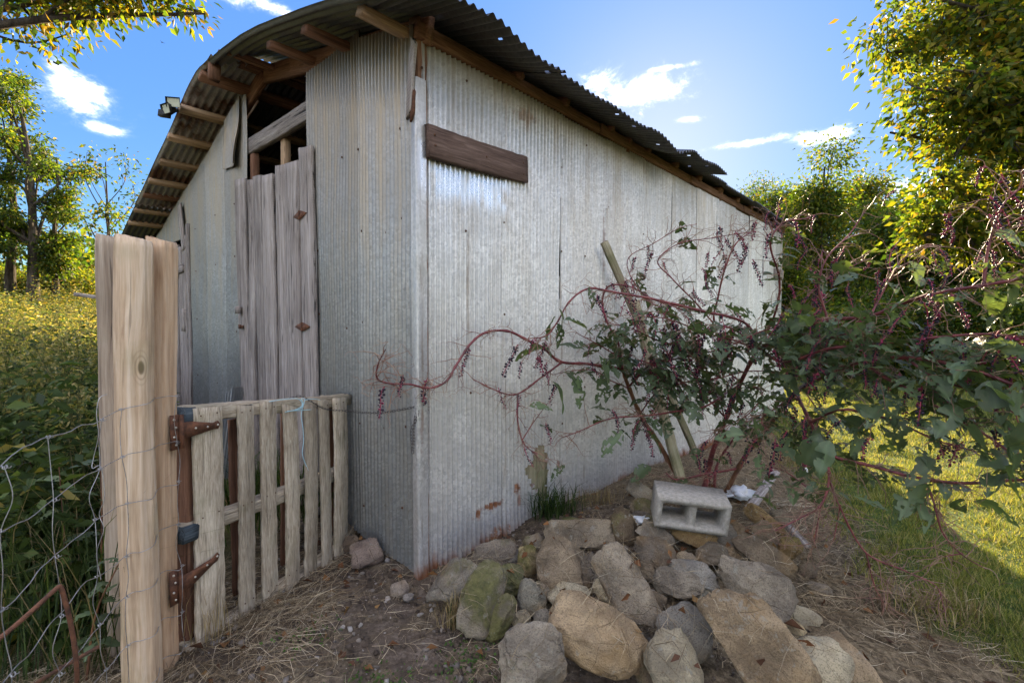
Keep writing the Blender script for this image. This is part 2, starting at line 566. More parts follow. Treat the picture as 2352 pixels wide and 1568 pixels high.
M_RUST = plain('rusted_iron', (0.050, 0.026, 0.018), (0.21, 0.088, 0.045), 28, 0.85, 0.15, 0.8, 6.0)
M_RUSTDARK = plain('dark_rusted_iron', (0.055, 0.03, 0.02), (0.16, 0.075, 0.04), 45, 0.8, 0.2)
M_WIRE = plain('galvanised_wire', (0.26, 0.25, 0.245), (0.48, 0.47, 0.46), 60, 0.42, 0.75)
M_CHAIN = plain('dark_chain_steel', (0.05, 0.045, 0.045), (0.13, 0.115, 0.11), 90, 0.5, 0.7)
M_SCREW = plain('zinc_screw', (0.5, 0.46, 0.38), (0.72, 0.68, 0.58), 90, 0.4, 0.8)
M_TWINE = plain('pale_blue_twine', (0.30, 0.52, 0.60), (0.52, 0.74, 0.80), 90, 0.8)
M_CONCRETE = plain('grey_concrete', (0.235, 0.215, 0.18), (0.40, 0.37, 0.32), 55, 0.95, 0, 0.7, 6.0, .2, .006)
M_PIPE = plain('grey_pipe', (0.20, 0.22, 0.24), (0.34, 0.36, 0.37), 14, 0.6)
M_PLASTIC = plain('white_plastic', (0.62, 0.66, 0.70), (0.85, 0.86, 0.87), 10, 0.35)
M_BLACK = plain('black_plastic', (0.02, 0.02, 0.02), (0.04, 0.04, 0.04), 10, 0.5)
M_LENS = plain('lamp_lens', (0.42, 0.42, 0.30), (0.55, 0.55, 0.40), 10, 0.25)
M_BIRD = plain('dark_feathers', (0.02, 0.02, 0.022), (0.05, 0.05, 0.05), 30, 0.8)


def foliage(name, trans=0.45, rough=0.55, tr_tint=(1.25, 1.2, 0.5), spec=.3):
    """leaf colour comes from the mesh's own leaf colours; light passes through the blades"""
    m, g = material(name)
    c = g.n('ShaderNodeAttribute', attribute_name='col').outputs['Color']
    p = g.n('ShaderNodeBsdfPrincipled', {'Base Color': c, 'Roughness': rough, 'Specular IOR Level': spec}).outputs[0]
    t = g.n('ShaderNodeBsdfTranslucent', {'Color': g.mix(1.0, c, tr_tint, 'MULTIPLY')}).outputs[0]
    g.out(g.n('ShaderNodeMixShader', {0: trans, 1: p, 2: t}).outputs[0])
    return m


M_LEAF = foliage('tree_leaves', 0.58, .5, (1.3, 1.5, .42))
M_WEED = foliage('weed_leaves', 0.4, .6, (1.4, 1.35, .5))
M_GRASS = foliage('grass_blades', 0.4, .6, (1.35, 1.3, .5), .2)
M_STRAW = foliage('dry_straw', 0.2, .85, (1.1, 1, .8), .15)


def bark(name, a, b):
    m, g = material(name)
    o = g.obj()
    n = g.noise(g.scale(o, (1, 1, .25)), 9.0, 6.0, .7, .4)
    g.surf(g.ramp(n, [(.35, a), (.65, b)]), .95, 0, g.bump(n, .9, .04), .15)
    return m


M_BARK = bark('dark_bark', (0.03, 0.024, 0.018), (0.11, 0.09, 0.07))


def stone_mat():
    m, g = material('field_stone')
    o = g.obj()
    oi = g.n('ShaderNodeObjectInfo')
    off = g.n('ShaderNodeCombineXYZ', {0: g.m('MULTIPLY', oi.outputs['Random'], 31.0), 1: g.m('MULTIPLY', oi.outputs['Random'], 17.0), 2: 0.0}).outputs[0]
    ov = g.vm('ADD', o, off)
    n1 = g.noise(ov, 4.5, 6.0, .62, .3)
    n2 = g.noise(ov, 30.0, 6.0, .75)
    n3 = g.noise(ov, 150.0, 4.0, .75)
    base = oi.outputs['Color']
    c = g.mix(g.step(n1, .40, .64), g.mix(1.0, base, (.62, .60, .58), 'MULTIPLY'), g.mix(1.0, base, (1.3, 1.27, 1.2), 'MULTIPLY'))
    c = g.mix(g.m('MULTIPLY', g.step(n2, .5, .72), .45), c, g.mix(1.0, base, (1.5, 1.45, 1.3), 'MULTIPLY'))
    c = g.mix(g.m('MULTIPLY', g.step(n3, .50, .38), .65), c, g.mix(1.0, base, (.35, .33, .32), 'MULTIPLY'))
    och = g.m('MULTIPLY', g.step(g.noise(ov, 2.6, 4.0, .6), .56, .70), .5)
    c = g.mix(och, c, (.36, .22, .085))
    # moss grows as patches, more on the stones that carry it
    moss = g.step(g.m('ADD', g.noise(ov, 5.0, 5.0, .65), g.m('MULTIPLY', oi.outputs['Alpha'], .5)), .68, .88)
    c = g.mix(g.m('MULTIPLY', moss, .85), c, g.ramp(n2, [(.35, (.075, .085, .022)), (.65, (.22, .21, .065))]))
    lich = g.m('MULTIPLY', g.step(g.noise(ov, 17.0, 4.0, .7), .60, .68), .5)
    c = g.mix(lich, c, (.42, .41, .34))
    wv = g.vm('ADD', ov, g.scale(g.noise(ov, 6.0, 4.0, .6, out=1), (.16, .16, .16)))
    ck = g.m('MULTIPLY', g.step(g.voro(wv, 5.0, 'DISTANCE_TO_EDGE'), .018, .004), g.step(g.noise(ov, 3.0, 2.0, .5), .56, .64))
    c = g.mix(g.m('MULTIPLY', ck, .45), c, g.mix(1.0, base, (.25, .23, .22), 'MULTIPLY'))
    strat = g.noise(g.scale(wv, (1, 1, 7)), 5.0, 4.0, .6)
    c = g.mix(g.m('MULTIPLY', g.step(strat, .54, .66), .35), c, g.mix(1.0, base, (.6, .52, .44), 'MULTIPLY'))
    h = g.m('ADD', g.m('ADD', g.m('MULTIPLY', n1, 1.2), g.m('MULTIPLY', n2, .9)), g.m('MULTIPLY', n3, .45))
    h = g.m('SUBTRACT', g.m('ADD', h, g.m('MULTIPLY', strat, .5)), g.m('MULTIPLY', ck, .6))
    g.surf(c, .93, 0, g.bump(h, 1.0, .03), .2)
    return m


M_STONE = stone_mat()
# ------------------------------------------------------------------ the ground
SG = SN(3, 0.35, 10, 2)
SGF = SN(5, 2.2, 12, 2)


def sstep(x, a, b):
    t = np.clip((np.asarray(x, dtype=float) - a) / (b - a), 0, 1)
    return t * t * (3 - 2 * t)


def gz(x, y):
    x = np.asarray(x, dtype=float)
    y = np.asarray(y, dtype=float)
    P = np.stack([x, y, np.zeros_like(x)], -1)
    near = 1 - sstep(np.hypot(x, y), 5, 30)
    z = SG(P) * 0.03 + SGF(P) * 0.010 * near
    # mound under the stone pile and the pokeweed
    z = z + 0.20 * np.exp(-(((x - 0.95) / 0.62) ** 2 + ((y - 3.15) / 0.62) ** 2))
    z = z + 0.14 * np.exp(-(((x - 1.6) / 0.7) ** 2 + ((y - 4.2) / 0.9) ** 2))
    z = z + 0.06 * np.exp(-(((x - 1.5) / 0.5) ** 2 + ((y - 2.3) / 0.6) ** 2))
    # the field climbs behind the barn on the left
    rise = sstep(y + 0.25 * np.abs(x), 9, 34) * (1 - sstep(x, -6, 4))
    z = z + rise * 2.5
    z = z + 3.0 * sstep(np.hypot(x, y), 60, 500)
    return z


def lawn_edge(y):
    return 2.15 + 0.36 * np.clip(np.asarray(y, float) - 2.5, 0, 9)


gm, g = material('soil_and_turf')
p = g.pos()
s = g.sep(p)
n1 = g.noise(p, 1.3, 6.0, .65)
n2 = g.noise(p, 9.0, 6.0, .7)
n3 = g.noise(p, 55.0, 5.0, .7)
dirt = g.ramp(g.m('ADD', g.m('MULTIPLY', n2, .6), g.m('MULTIPLY', n3, .4)), [(.36, (.040, .030, .022)), (.52, (.12, .092, .068)), (.66, (.25, .20, .155))])
thatch = g.ramp(g.noise(g.scale(p, (1, .5, 1)), 40.0, 6.0, .75), [(.36, (.055, .040, .022)), (.52, (.17, .13, .08)), (.66, (.34, .27, .17))])
turf = g.ramp(g.m('ADD', g.m('MULTIPLY', n2, .5), g.m('MULTIPLY', n3, .5)), [(.33, (.035, .05, .012)), (.52, (.075, .11, .022)), (.70, (.16, .19, .05))])
field = g.ramp(g.m('ADD', g.m('MULTIPLY', n1, .5), g.m('MULTIPLY', n2, .5)), [(.35, (.05, .06, .018)), (.55, (.13, .13, .035)), (.7, (.24, .20, .07))])
wob = g.m('MULTIPLY', g.m('SUBTRACT', g.noise(p, 2.4, 5.0, .6), .5), 1.1)
edge = g.m('ADD', g.m('MULTIPLY', g.m('MAXIMUM', g.m('SUBTRACT', s[1], 2.5), 0.0), .36), 2.15)
lawn = g.step(g.m('ADD', g.m('SUBTRACT', s[0], edge), wob), -.16, .18)
tm = g.step(g.m('ADD', s[0], g.m('MULTIPLY', wob, 1.2)), .35, 1.1)
tm = g.m('MAXIMUM', tm, g.m('MULTIPLY', g.step(g.noise(p, 3.3, 4.0, .6), .46, .62), .75))
c = g.mix(tm, dirt, thatch)
c = g.mix(lawn, c, turf)
fm = g.m('MULTIPLY', g.step(s[0], -1.5, -2.3), g.step(s[1], 1.2, 2.2))
c = g.mix(fm, c, field)
far = g.step(g.vm('LENGTH', p), 13.0, 19.0)
c = g.mix(g.m('MULTIPLY', far, .8), c, field)
g.surf(c, .97, 0, g.bump(g.m('ADD', n2, g.m('MULTIPLY', n3, .6)), .8, .03), .15)


def graded(lo, hi, f0, f1, step, grow):
    a = list(np.arange(f0, f1 + 1e-6, step))
    d, v = step, f1
    while v < hi:
        d *= grow
        v += d
        a.append(min(v, hi))
    d, v = step, f0
    while v > lo:
        d *= grow
        v -= d
        a.insert(0, max(v, lo))
    return np.unique(np.round(a, 5))


gx = graded(-900, 900, -3.2, 4.6, 0.055, 1.09)
gy = graded(-60, 1500, 0.9, 6.5, 0.055, 1.09)
X, Y = np.meshgrid(gx, gy)
Vg = np.stack([X, Y, gz(X, Y)], -1).reshape(-1, 3)
nx, ny = len(gx), len(gy)
ii = (np.arange(ny - 1)[:, None] * nx + np.arange(nx - 1)[None]).reshape(-1)
Fg = np.stack([ii, ii + 1, ii + nx + 1, ii + nx], -1)
put('ground', Vg, Fg, gm, M=Matrix(), smooth=True, kind='structure')
# ------------------------------------------------------------------ the barn
AZ = R(42.6)
U = Vector((math.sin(AZ), math.cos(AZ), 0))        # along the side wall, away from the camera
VV = Vector((-math.cos(AZ), math.sin(AZ), 0))      # along the gable, to the left
C0 = Vector((-0.55, 2.85, 0))
UP = Vector((0, 0, 1))
T_END, S_END, S_RIDGE = 7.9, 8.5, 2.42


def B(t, s, z):
    return C0 + U * t + VV * s + UP * z


def Bn(t, s, z):
    t, s, z = np.broadcast_arrays(np.asarray(t, float), np.asarray(s, float), np.asarray(z, float))
    return np.array(C0)[None] + np.outer(t, np.array(U)) + np.outer(s, np.array(VV)) + np.outer(z, np.array(UP))


def z_right(s):
    return 3.31 + 0.265 * np.asarray(s, float)


def z_left(s):
    return 3.90 - 0.255 * (np.asarray(s, float) - 2.4)


barn = thing('barn', B(0, 0, 0), 'old barn clad in corrugated galvanised metal with a sagging roof', 'barn')


def wall_sheet(name, a0, a1, zb, zt, plane, mat, pitch=0.040, amp=0.0105, rows=26, off=0.0, warp=None, hole=None, per=8, parent=barn, label=None):
    """a corrugated sheet; plane(a, n, z) -> points, where a runs along the wall and n is out of it"""
    n = max(6, int(round((a1 - a0) / pitch * per)))
    A = np.linspace(a0, a1, n + 1)
    T = np.linspace(0, 1, rows + 1)
    AA, TT = np.meshgrid(A, T)
    AA, TT = AA.reshape(-1), TT.reshape(-1)
    lo, hi = zb(AA), zt(AA)
    Z = lo + (hi - lo) * TT
    N = off + amp * np.cos(2 * np.pi * AA / pitch)
    if warp is not None:
        N = N + warp(AA, Z)
    V = plane(AA, N, Z)
    w = n + 1
    ii = (np.arange(rows)[:, None] * w + np.arange(n)[None]).reshape(-1)
    F = np.stack([ii, ii + 1, ii + w + 1, ii + w], -1)
    if hole is not None:
        ca = AA[F].mean(1)
        cz = Z[F].mean(1)
        F = F[~hole(ca, cz)]
    return put(name, V, F, mat, parent, smooth=True, uv=np.stack([AA, Z], -1), label=label)


def side_plane(a, n, z):
    return Bn(a, -n, z)


def gable_plane(a, n, z):
    return Bn(-n, a, z)


# --- side wall: sheets overlapping every two feet
SW = SN(21, 0.35, 10, 2)
edges = [0.012, 0.70, 1.36, 2.03, 2.70, 3.37, 4.04, 4.71, 5.38, 6.05, 6.72, 7.39, 7.9]
HOLE = [(0.945, .50), (1.03, .56), (1.06, .64), (1.12, .66), (1.165, .63), (1.20, .56), (1.215, .42), (1.20, .28), (1.19, .15), (1.135, .13), (1.11, .24), (1.07, .33), (1.00, .40)]
HSN = SN(33, 16.0, 10, 2)


def in_poly(a, z, poly):
    P = np.stack([a, z, np.zeros_like(a)], -1)
    a = a + HSN(P) * .016
    z = z + HSN(P + 4) * .016
    ins = np.zeros(len(a), bool)
    for (x0, y0), (x1, y1) in zip(poly, poly[1:] + poly[:1]):
        c = ((y0 > z) != (y1 > z)) & (a < (x1 - x0) * (z - y0) / (y1 - y0 + 1e-12) + x0)
        ins ^= c
    return ins


# (the hole is measured lower on the wall)
HOLE = [(a, z - 0.06) for a, z in HOLE]
for i, (a, b) in enumerate(zip(edges, edges[1:])):
    gap = i in (1, 2)                       # two sheets whose far edge stands open

    def wp(A, Z, a=a, b=b, i=i, gap=gap):
        P = np.stack([A, Z * .6, np.full_like(A, i * 3.1)], -1)
        w = SW(P) * 0.009 + SW(P * 3.1 + 5) * .003
        if gap:
            zc = (2.35, 2.15)[i - 1]
            w = w + 0.020 * sstep(A, b - .10, b + .02) * np.exp(-((Z - zc) / .45) ** 2)
        if i >= 7:
            w = w + 0.10 * sstep(A, 6.6, 7.9) * sstep(Z, .9, -.1)      # curled foot at the far end
        w = w + 0.012 * sstep(Z, .25, 0) * (SW(P * 3 + 7) + .4)
        return w

    def zb(A, i=i):
        P = np.stack([A * 2, np.zeros_like(A), np.full_like(A, 4.0)], -1)
        return -0.05 + SW(P) * 0.02 + 0.06 * sstep(A, 5, 7.9) + (0.10 if i in (9, 11) else 0)

    def zt(A, i=i):
        return np.full_like(A, 3.16 - 0.004 * (i % 3)) + 0 * A
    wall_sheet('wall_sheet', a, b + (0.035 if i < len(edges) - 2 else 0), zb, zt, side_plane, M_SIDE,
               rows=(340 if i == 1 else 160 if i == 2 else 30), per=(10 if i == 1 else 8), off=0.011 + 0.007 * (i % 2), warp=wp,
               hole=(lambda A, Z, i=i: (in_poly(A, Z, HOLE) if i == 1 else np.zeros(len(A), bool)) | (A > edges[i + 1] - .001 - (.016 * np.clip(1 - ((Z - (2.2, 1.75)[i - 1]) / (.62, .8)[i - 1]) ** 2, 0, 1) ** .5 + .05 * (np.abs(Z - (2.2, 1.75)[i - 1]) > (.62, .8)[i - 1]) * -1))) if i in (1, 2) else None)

# old board showing in the hole
board('board', B(1.13, 0.012, -.05), B(1.08, 0.012, .8), 0.34, 0.02, M_LEAN, barn, side=-VV, label='greenish board showing through the torn hole')

# --- gable end
SGB = SN(44, 0.5, 10, 2)


def wg(A, Z):
    P = np.stack([A, Z * .6, np.zeros_like(A)], -1)
    return SGB(P) * 0.009 + SGB(P * 3 + 3) * .003


def gb_low(A):
    P = np.stack([A * 3, np.zeros_like(A), np.full_like(A, 4.0)], -1)
    return 0.025 + 0.085 * A + SGB(P) * .006


def gb_top(A):
    return np.minimum(z_right(A) - 0.075, 3.44 - 0.0 * A) - .15 * sstep(A, .62, 1.35) * 0 + .02


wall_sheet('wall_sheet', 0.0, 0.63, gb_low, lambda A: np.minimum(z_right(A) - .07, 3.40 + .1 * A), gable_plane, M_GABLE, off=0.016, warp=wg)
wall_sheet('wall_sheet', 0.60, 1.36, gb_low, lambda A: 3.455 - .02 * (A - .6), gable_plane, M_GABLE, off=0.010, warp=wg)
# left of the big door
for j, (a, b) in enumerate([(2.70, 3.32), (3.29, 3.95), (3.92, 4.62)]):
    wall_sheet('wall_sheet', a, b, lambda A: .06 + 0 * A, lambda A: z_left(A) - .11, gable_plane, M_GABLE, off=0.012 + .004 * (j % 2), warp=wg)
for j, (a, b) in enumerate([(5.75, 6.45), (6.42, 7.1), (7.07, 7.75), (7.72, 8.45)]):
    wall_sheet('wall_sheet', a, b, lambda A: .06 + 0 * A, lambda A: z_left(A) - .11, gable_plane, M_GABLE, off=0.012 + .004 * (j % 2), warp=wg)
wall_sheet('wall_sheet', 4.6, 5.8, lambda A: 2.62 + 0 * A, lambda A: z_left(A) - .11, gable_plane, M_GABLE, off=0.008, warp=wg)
# loose flap hanging beside the opening
wall_sheet('loose_flap', 2.76, 3.22, lambda A: 3.05 + .12 * (A - 2.76), lambda A: z_left(A) - .10, gable_plane, M_GABLE, rows=16, off=0.03,
           warp=lambda A, Z: 0.045 * sstep(A, 2.98, 2.74) * sstep(Z, 3.6, 3.05) + .02 * sstep(Z, 3.5, 3.1), label='loose corner of sheet metal curling away beside the opening')

# corner: one sheet folded round the corner post, its top torn open
ang = np.linspace(R(-90), R(0), 9)
rows = 60
SC2 = SN(61, 1.2, 8, 2)
V, UVs = [], []
for k in range(rows + 1):
    z = -0.04 + (2.93 + 0.04) * k / rows
    prof = [(-0.032, .022), (-.034, .010), (-.036, -.004)]
    for a in np.linspace(0, 1, 7):
        th = math.pi / 2 * a
        prof.append((-0.036 + 0.014 * (1 - math.cos(th)), -0.020 - 0.014 * math.sin(th)))
    prof += [(-.010, -.034), (.015, -.033), (.040, -.031)]
    for q, (tt, ss) in enumerate(prof):
        w = SC2(np.array([[tt * 4, ss * 4, z * 1.2]]))[0] * .006
        if .8 < z < 1.15:
            w += .010 * math.sin(z * 60 + q) * (1 if 2 < q < 9 else 0)
        p_ = B(tt - w * .7, ss - w * .7, z)
        V.append(p_[:])
        UVs.append((tt - ss, z))
m_ = len(prof)
ii = (np.arange(rows)[:, None] * m_ + np.arange(m_ - 1)[None]).reshape(-1)
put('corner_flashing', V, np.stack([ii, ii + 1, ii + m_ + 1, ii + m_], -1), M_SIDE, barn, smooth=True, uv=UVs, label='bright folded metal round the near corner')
board('corner_post', B(.045, .045, -.05), B(.045, .045, 3.30), .09, .09, M_BROWN, barn, side=-U)
board('splintered_board', B(-.045, .015, 2.72), B(-.05, -.035, 3.12), .045, .02, M_DOOR, barn, side=-U, endcut=.05, label='splintered pale board at the torn corner')
board('splintered_board', B(-.04, -.012, 2.70), B(-.04, -.02, 2.86), .03, .015, M_RUST, barn, side=-U, endcut=.05)

# fascia plate over the side wall and the blocks that carry the eave
for k, (a, b) in enumerate([(-0.02, 1.9), (1.91, 3.8), (3.81, 5.7), (5.71, 7.9)]):
    board('fascia_board', B(a, -.02, 3.20 + .006 * (k % 2)), B(b, -.02, 3.205), .085, .045, M_BROWN, barn, side=-VV, warp=.006)
for k, t in enumerate([0.84, 1.38, 2.05, 2.75, 3.4, 4.05, 4.7, 5.4, 6.0, 6.7, 7.4]):
    board('rafter_tail', B(t, .35, 3.335), B(t, -.075, 3.255), .055, .07, M_BROWN, barn, side=UP)

# nailed boards on the side wall
nb = board('nailed_board', B(.035, -.045, 2.582), B(.905, -.045, 2.612), .185, .04, M_PLANK, barn, side=-VV, warp=.004, label='dark brown plank nailed level across the near end of the side wall')
for (t, z) in ((.075, 2.62), (.08, 2.56), (.86, 2.65), (.865, 2.57), (.5, 2.6)):
    v, f = tube([B(t, -.064, z), B(t, -.069, z)], .007, 8)
    put('nail', v, [f, np.array([list(range(8, 16))])], M_RUSTDARK, nb)
board('nailed_board', B(7.30, -.045, 2.40), B(7.80, -.045, 2.40), .18, .04, M_DOOR, barn, side=-VV, label='short weathered plank nailed at the far end of the side wall')

# nails along the sheets
nv, nf = tube([(0, 0, 0), (0, 0, .006)], [.009, .006], 7)
nail_me = mesh('sheet_nail', nv, [nf, np.array([list(range(7, 14))])], M_RUSTDARK)
nvr = np.random.default_rng(5)
for (t0, zs) in ((.03, (.25, .62, 1.0, 1.42, 1.9, 2.42, 2.95)), (.72, (.4, 1.05, 1.6, 2.2, 2.9)), (1.38, (.7, 1.4, 2.1, 2.75)), (2.05, (.5, 1.1, 1.9, 2.6)), (.38, (1.05, 2.1, 3.05)), (1.7, (1.05, 2.1, 3.05)), (2.7, (.8, 1.6, 2.4, 3.0))):
    for z in zs:
        t = t0 + nvr.normal(0, .012)
        again('sheet_nail', nail_me, frame(B(t, -.020, z + nvr.normal(0, .03)), U, UP, -VV), barn)
for s0 in (.12, .33, .62, .85, 1.2, 3.0, 3.6, 4.3):
    for z in (.35, .9, 1.5, 2.15, 2.7):
        again('sheet_nail', nail_me, frame(B(-.022, s0 + nvr.normal(0, .03), z + nvr.normal(0, .05)), VV, UP, -U), barn)

# --- timber frame seen in the opening
board('rafter', B(.06, 2.36, 3.80), B(.06, -.05, 3.21), .05, .15, M_BROWN, barn, side=UP)
board('rafter', B(.06, 2.38, 3.80), B(.06, 8.3, 2.29), .05, .15, M_BROWN, barn, side=UP)
for t in (2.4, 4.8, 7.6):
    board('rafter', B(t, 2.36, 3.80), B(t, -.05, 3.21), .05, .15, M_BROWN, barn, side=UP)
    board('rafter', B(t, 2.38, 3.80), B(t, 8.3, 2.29), .05, .15, M_BROWN, barn, side=UP)
board('header_beam', B(.05, 1.20, 3.19), B(.05, 2.90, 3.24), .15, .06, M_DOOR, barn, side=-U)
board('stud', B(.10, 2.05, 2.0), B(.10, 2.05, 3.14), .085, .06, M_PURLIN, barn, side=-U)
board('stud', B(.06, 2.66, 0), B(.06, 2.66, 3.15), .09, .06, M_BROWN, barn, side=-U)
board('stud', B(.06, 1.24, 0), B(.06, 1.24, 3.4), .09, .06, M_BROWN, barn, side=-U)
board('crossbeam', B(1.3, 0.5, 2.96), B(1.3, 4.6, 2.96), .09, .05, M_PURLIN, barn, side=-U)
board('crossbeam', B(2.4, 0, 2.95), B(2.4, 8, 2.35), .12, .05, M_BROWN, barn, side=-U)
board('diagonal_brace', B(.9, 1.1, 3.3), B(.9, 3.4, 2.4), .09, .05, M_BROWN, barn, side=-U)

# --- purlins under the roof, their ends sticking out past the gable
pr = np.random.default_rng(12)
for k, (s_, w_, m_) in enumerate([(.10, .09, M_PURLIN), (.78, .10, M_BROWN), (1.38, .10, M_BROWN), (2.16, .08, M_BROWN), (2.42, .09, M_BROWN), (2.72, .12, M_BROWN), (3.27, .10, M_PURLIN), (3.80, .09, M_PURLIN),
                                  (4.32, .10, M_PURLIN), (4.78, .09, M_PURLIN), (5.18, .10, M_BROWN), (5.60, .09, M_PURLIN), (6.0, .09, M_PURLIN), (6.6, .1, M_BROWN), (7.3, .09, M_PURLIN), (8.1, .09, M_PURLIN)]):
    zr = (z_right(s_) if s_ < S_RIDGE else z_left(s_)) - .045
    nrm = Vector((0, 0, 1)) + (VV * -.265 if s_ < S_RIDGE else VV * .255)
    o_ = .31 if s_ < 2.5 else .37
    board('purlin', B(-o_ + pr.normal(0, .015), s_, zr - (.075 if s_ < 2.3 else 0)), B(T_END + .1, s_ + pr.normal(0, .02), zr), w_, .05, m_, barn, side=nrm, seg=20, warp=.012)

# --- roof sheets, corrugation running down the slope
RW = SN(71, 0.45, 10, 2)
EW = SN(72, 0.55, 8, 2)
hole_r = np.random.default_rng(9)


def roof_sheet(t0, t1, s_lo, s_hi, zf, mat, rows, seed, off=0.0, holes=0, curl=None, label=None):
    pitch, amp = .064, .0125
    n = max(8, int(round((t1 - t0) / pitch * 8)))
    A = np.linspace(t0, t1, n + 1)
    S = np.linspace(0, 1, rows + 1)
    AA, SS = np.meshgrid(A, S)
    AA, SS = AA.reshape(-1), SS.reshape(-1)
    lo = s_lo(AA)
    s = lo + (s_hi - lo) * SS
    P = np.stack([AA, s, np.full_like(AA, 2.0)], -1)
    z = zf(s) + off + amp * np.cos(2 * np.pi * AA / pitch) + RW(P) * .012
    if curl is not None:
        z = z + curl(AA, s)
    V = Bn(AA, s, z)
    w = n + 1
    ii = (np.arange(rows)[:, None] * w + np.arange(n)[None]).reshape(-1)
    F = np.stack([ii, ii + 1, ii + w + 1, ii + w], -1)
    if holes:
        ca, cs = AA[F].mean(1), s[F].mean(1)
        keep = np.ones(len(F), bool)
        for _ in range(holes):
            ha = hole_r.uniform(t0, t1)
            hs = -.40 + hole_r.choice([.07, .085, .10, .30], p=[.4, .25, .2, .15]) + hole_r.normal(0, .008)
            keep &= ((ca - ha) ** 2 + (cs - hs) ** 2) > hole_r.uniform(.006, .0125) ** 2
        F = F[keep]
    return put('roof_sheet', V, F, mat, barn, smooth=True, uv=np.stack([AA, s], -1), label=label)


def front(s):
    return -.44


def eave_curl(AA, s):
    P = np.stack([AA, np.zeros_like(AA), np.zeros_like(AA)], -1)
    k = sstep(s, .20, -.40)
    ez = np.interp(AA, [-.44, .04, .27, .46, .66, .89, 1.04, 1.28, 1.62, 1.97, 2.21, 2.47, 2.56, 2.8, 3.05, 3.34, 3.78, 4.0],
                   [3.18, 3.186, 3.189, 3.158, 3.13, 3.129, 3.141, 3.137, 3.131, 3.144, 3.141, 3.119, 3.105, 3.16, 3.228, 3.223, 3.216, 3.21])
    return k * (ez - 3.198 + EW(P) * .014 + .012 * np.sin(AA * 9.1))


te = [-.385, .18, .80, 1.42, 2.04, 2.66, 3.28, 3.90, 4.5, 5.1, 5.7, 6.3, 6.9, 7.5, 8.1]
for i, (a, b) in enumerate(zip(te, te[1:])):
    e = .41 if a < 3.8 else .17

    def slo(AA, e=e, i=i):
        P = np.stack([AA * 1.0, np.full_like(AA, i * 7.0), np.zeros_like(AA)], -1)
        return -e + EW(P) * .012 - (.03 if i % 3 == 1 else 0)
    if i == 0:
        roof_sheet(a, b + .05, slo, 2.46, z_right, M_ROOF, 70, i, .004 * (i % 2), 3, lambda A, s: eave_curl(A, s) + sstep(A, .05, -.34) * np.interp(s, [-.4, -.01, .32, .65, 1.03, 1.33, 1.67, 2.11, 2.46], [-.04, -.092, -.070, -.055, -.045, -.05, -.075, -.134, -.19]))
    else:
        roof_sheet(a, b + .05, slo, 2.46, z_right, M_ROOF, 90 if a < 3.8 else 24, i, .004 * (i % 2), 5 if a < 3.8 else 0, eave_curl if a < 3.8 else None)
for i, (a, b) in enumerate(zip(te, te[1:])):
    roof_sheet(a, b + .05, lambda AA: 5.55 + 0 * AA, 2.36, lambda s: z_left(s) - .03, M_ROOFRUST if i == 0 else M_ROOF, 30, 40 + i, .004 * (i % 2), 0,
               (lambda A, s: .05 * np.exp(-((s - 3.05) / .40) ** 2) - .09 * sstep(s, 2.8, 2.36) * sstep(A, .1, -.34)) if i == 0 else None)
    roof_sheet(a, b + .05, lambda AA: 8.75 + 0 * AA, 5.45, lambda s: z_left(s) - .055, M_ROOF, 24, 60 + i, .004 * (i % 2), 0)
board('ridge_block', B(-.33, 2.47, 3.64), B(-.33, 2.47, 3.78), .05, .09, M_BROWN, barn, side=-U)

# --- far and left walls, posts
for (a, b) in [(0, 2.1), (2.07, 4.2), (4.17, 6.3), (6.27, 8.4)]:
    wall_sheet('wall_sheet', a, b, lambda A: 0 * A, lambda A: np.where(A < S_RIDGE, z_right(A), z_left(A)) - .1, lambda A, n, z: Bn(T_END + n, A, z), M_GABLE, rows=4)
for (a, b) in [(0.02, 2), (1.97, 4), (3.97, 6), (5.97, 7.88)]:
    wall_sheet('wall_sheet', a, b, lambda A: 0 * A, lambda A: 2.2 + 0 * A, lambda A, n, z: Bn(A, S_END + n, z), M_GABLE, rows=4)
board('corner_post', B(-.1, 8.55, -.1), B(-.1, 8.55, 2.25), .13, .13, M_BLACKWOOD, barn, side=-U, label='blackened post under the low end of the roof')
board('corner_post', B(T_END - .08, .06, 0), B(T_END - .08, .06, 3.3), .1, .1, M_BROWN, barn, side=-U)

# --- concrete footing under the near corner, rubble footings farther on
def rough_box(name, M, dx, dy, dz, mat, parent, seed, label=None):
    V, F = [], []
    import bmesh
    bm = bmesh.new()
    bmesh.ops.create_cube(bm, size=1.0)
    bmesh.ops.bevel(bm, geom=list(bm.edges), offset=.06, segments=2, affect='EDGES')
    bmesh.ops.subdivide_edges(bm, edges=list(bm.edges), cuts=2, use_grid_fill=True)
    sn = SN(seed, 2.0, 8, 2)
    for v in bm.verts:
        d = sn(np.array([v.co[:]]))[0] * .02
        v.co = Vector((v.co.x * dx * (1 + d), v.co.y * dy * (1 + d), v.co.z * dz * (1 + d)))
    bm.verts.index_update()
    V = [v.co[:] for v in bm.verts]
    F = [[v.index for v in f.verts] for f in bm.faces]
    bm.free()
    return put(name, V, F, mat, parent, M, label=label)


rough_box('footing_block', frame(B(.07, .235, -.03), VV, U, UP), .40, .16, .19, M_CONCRETE, barn, 3, 'grey concrete block under the near corner')
rough_box('footing_block', frame(B(6.1, -.02, -.01), U, VV, UP), .40, .2, .19, M_CONCRETE, barn, 4)
rough_box('footing_block', frame(B(7.7, -.05, .0), U, VV, UP), .45, .2, .19, M_CONCRETE, barn, 5)

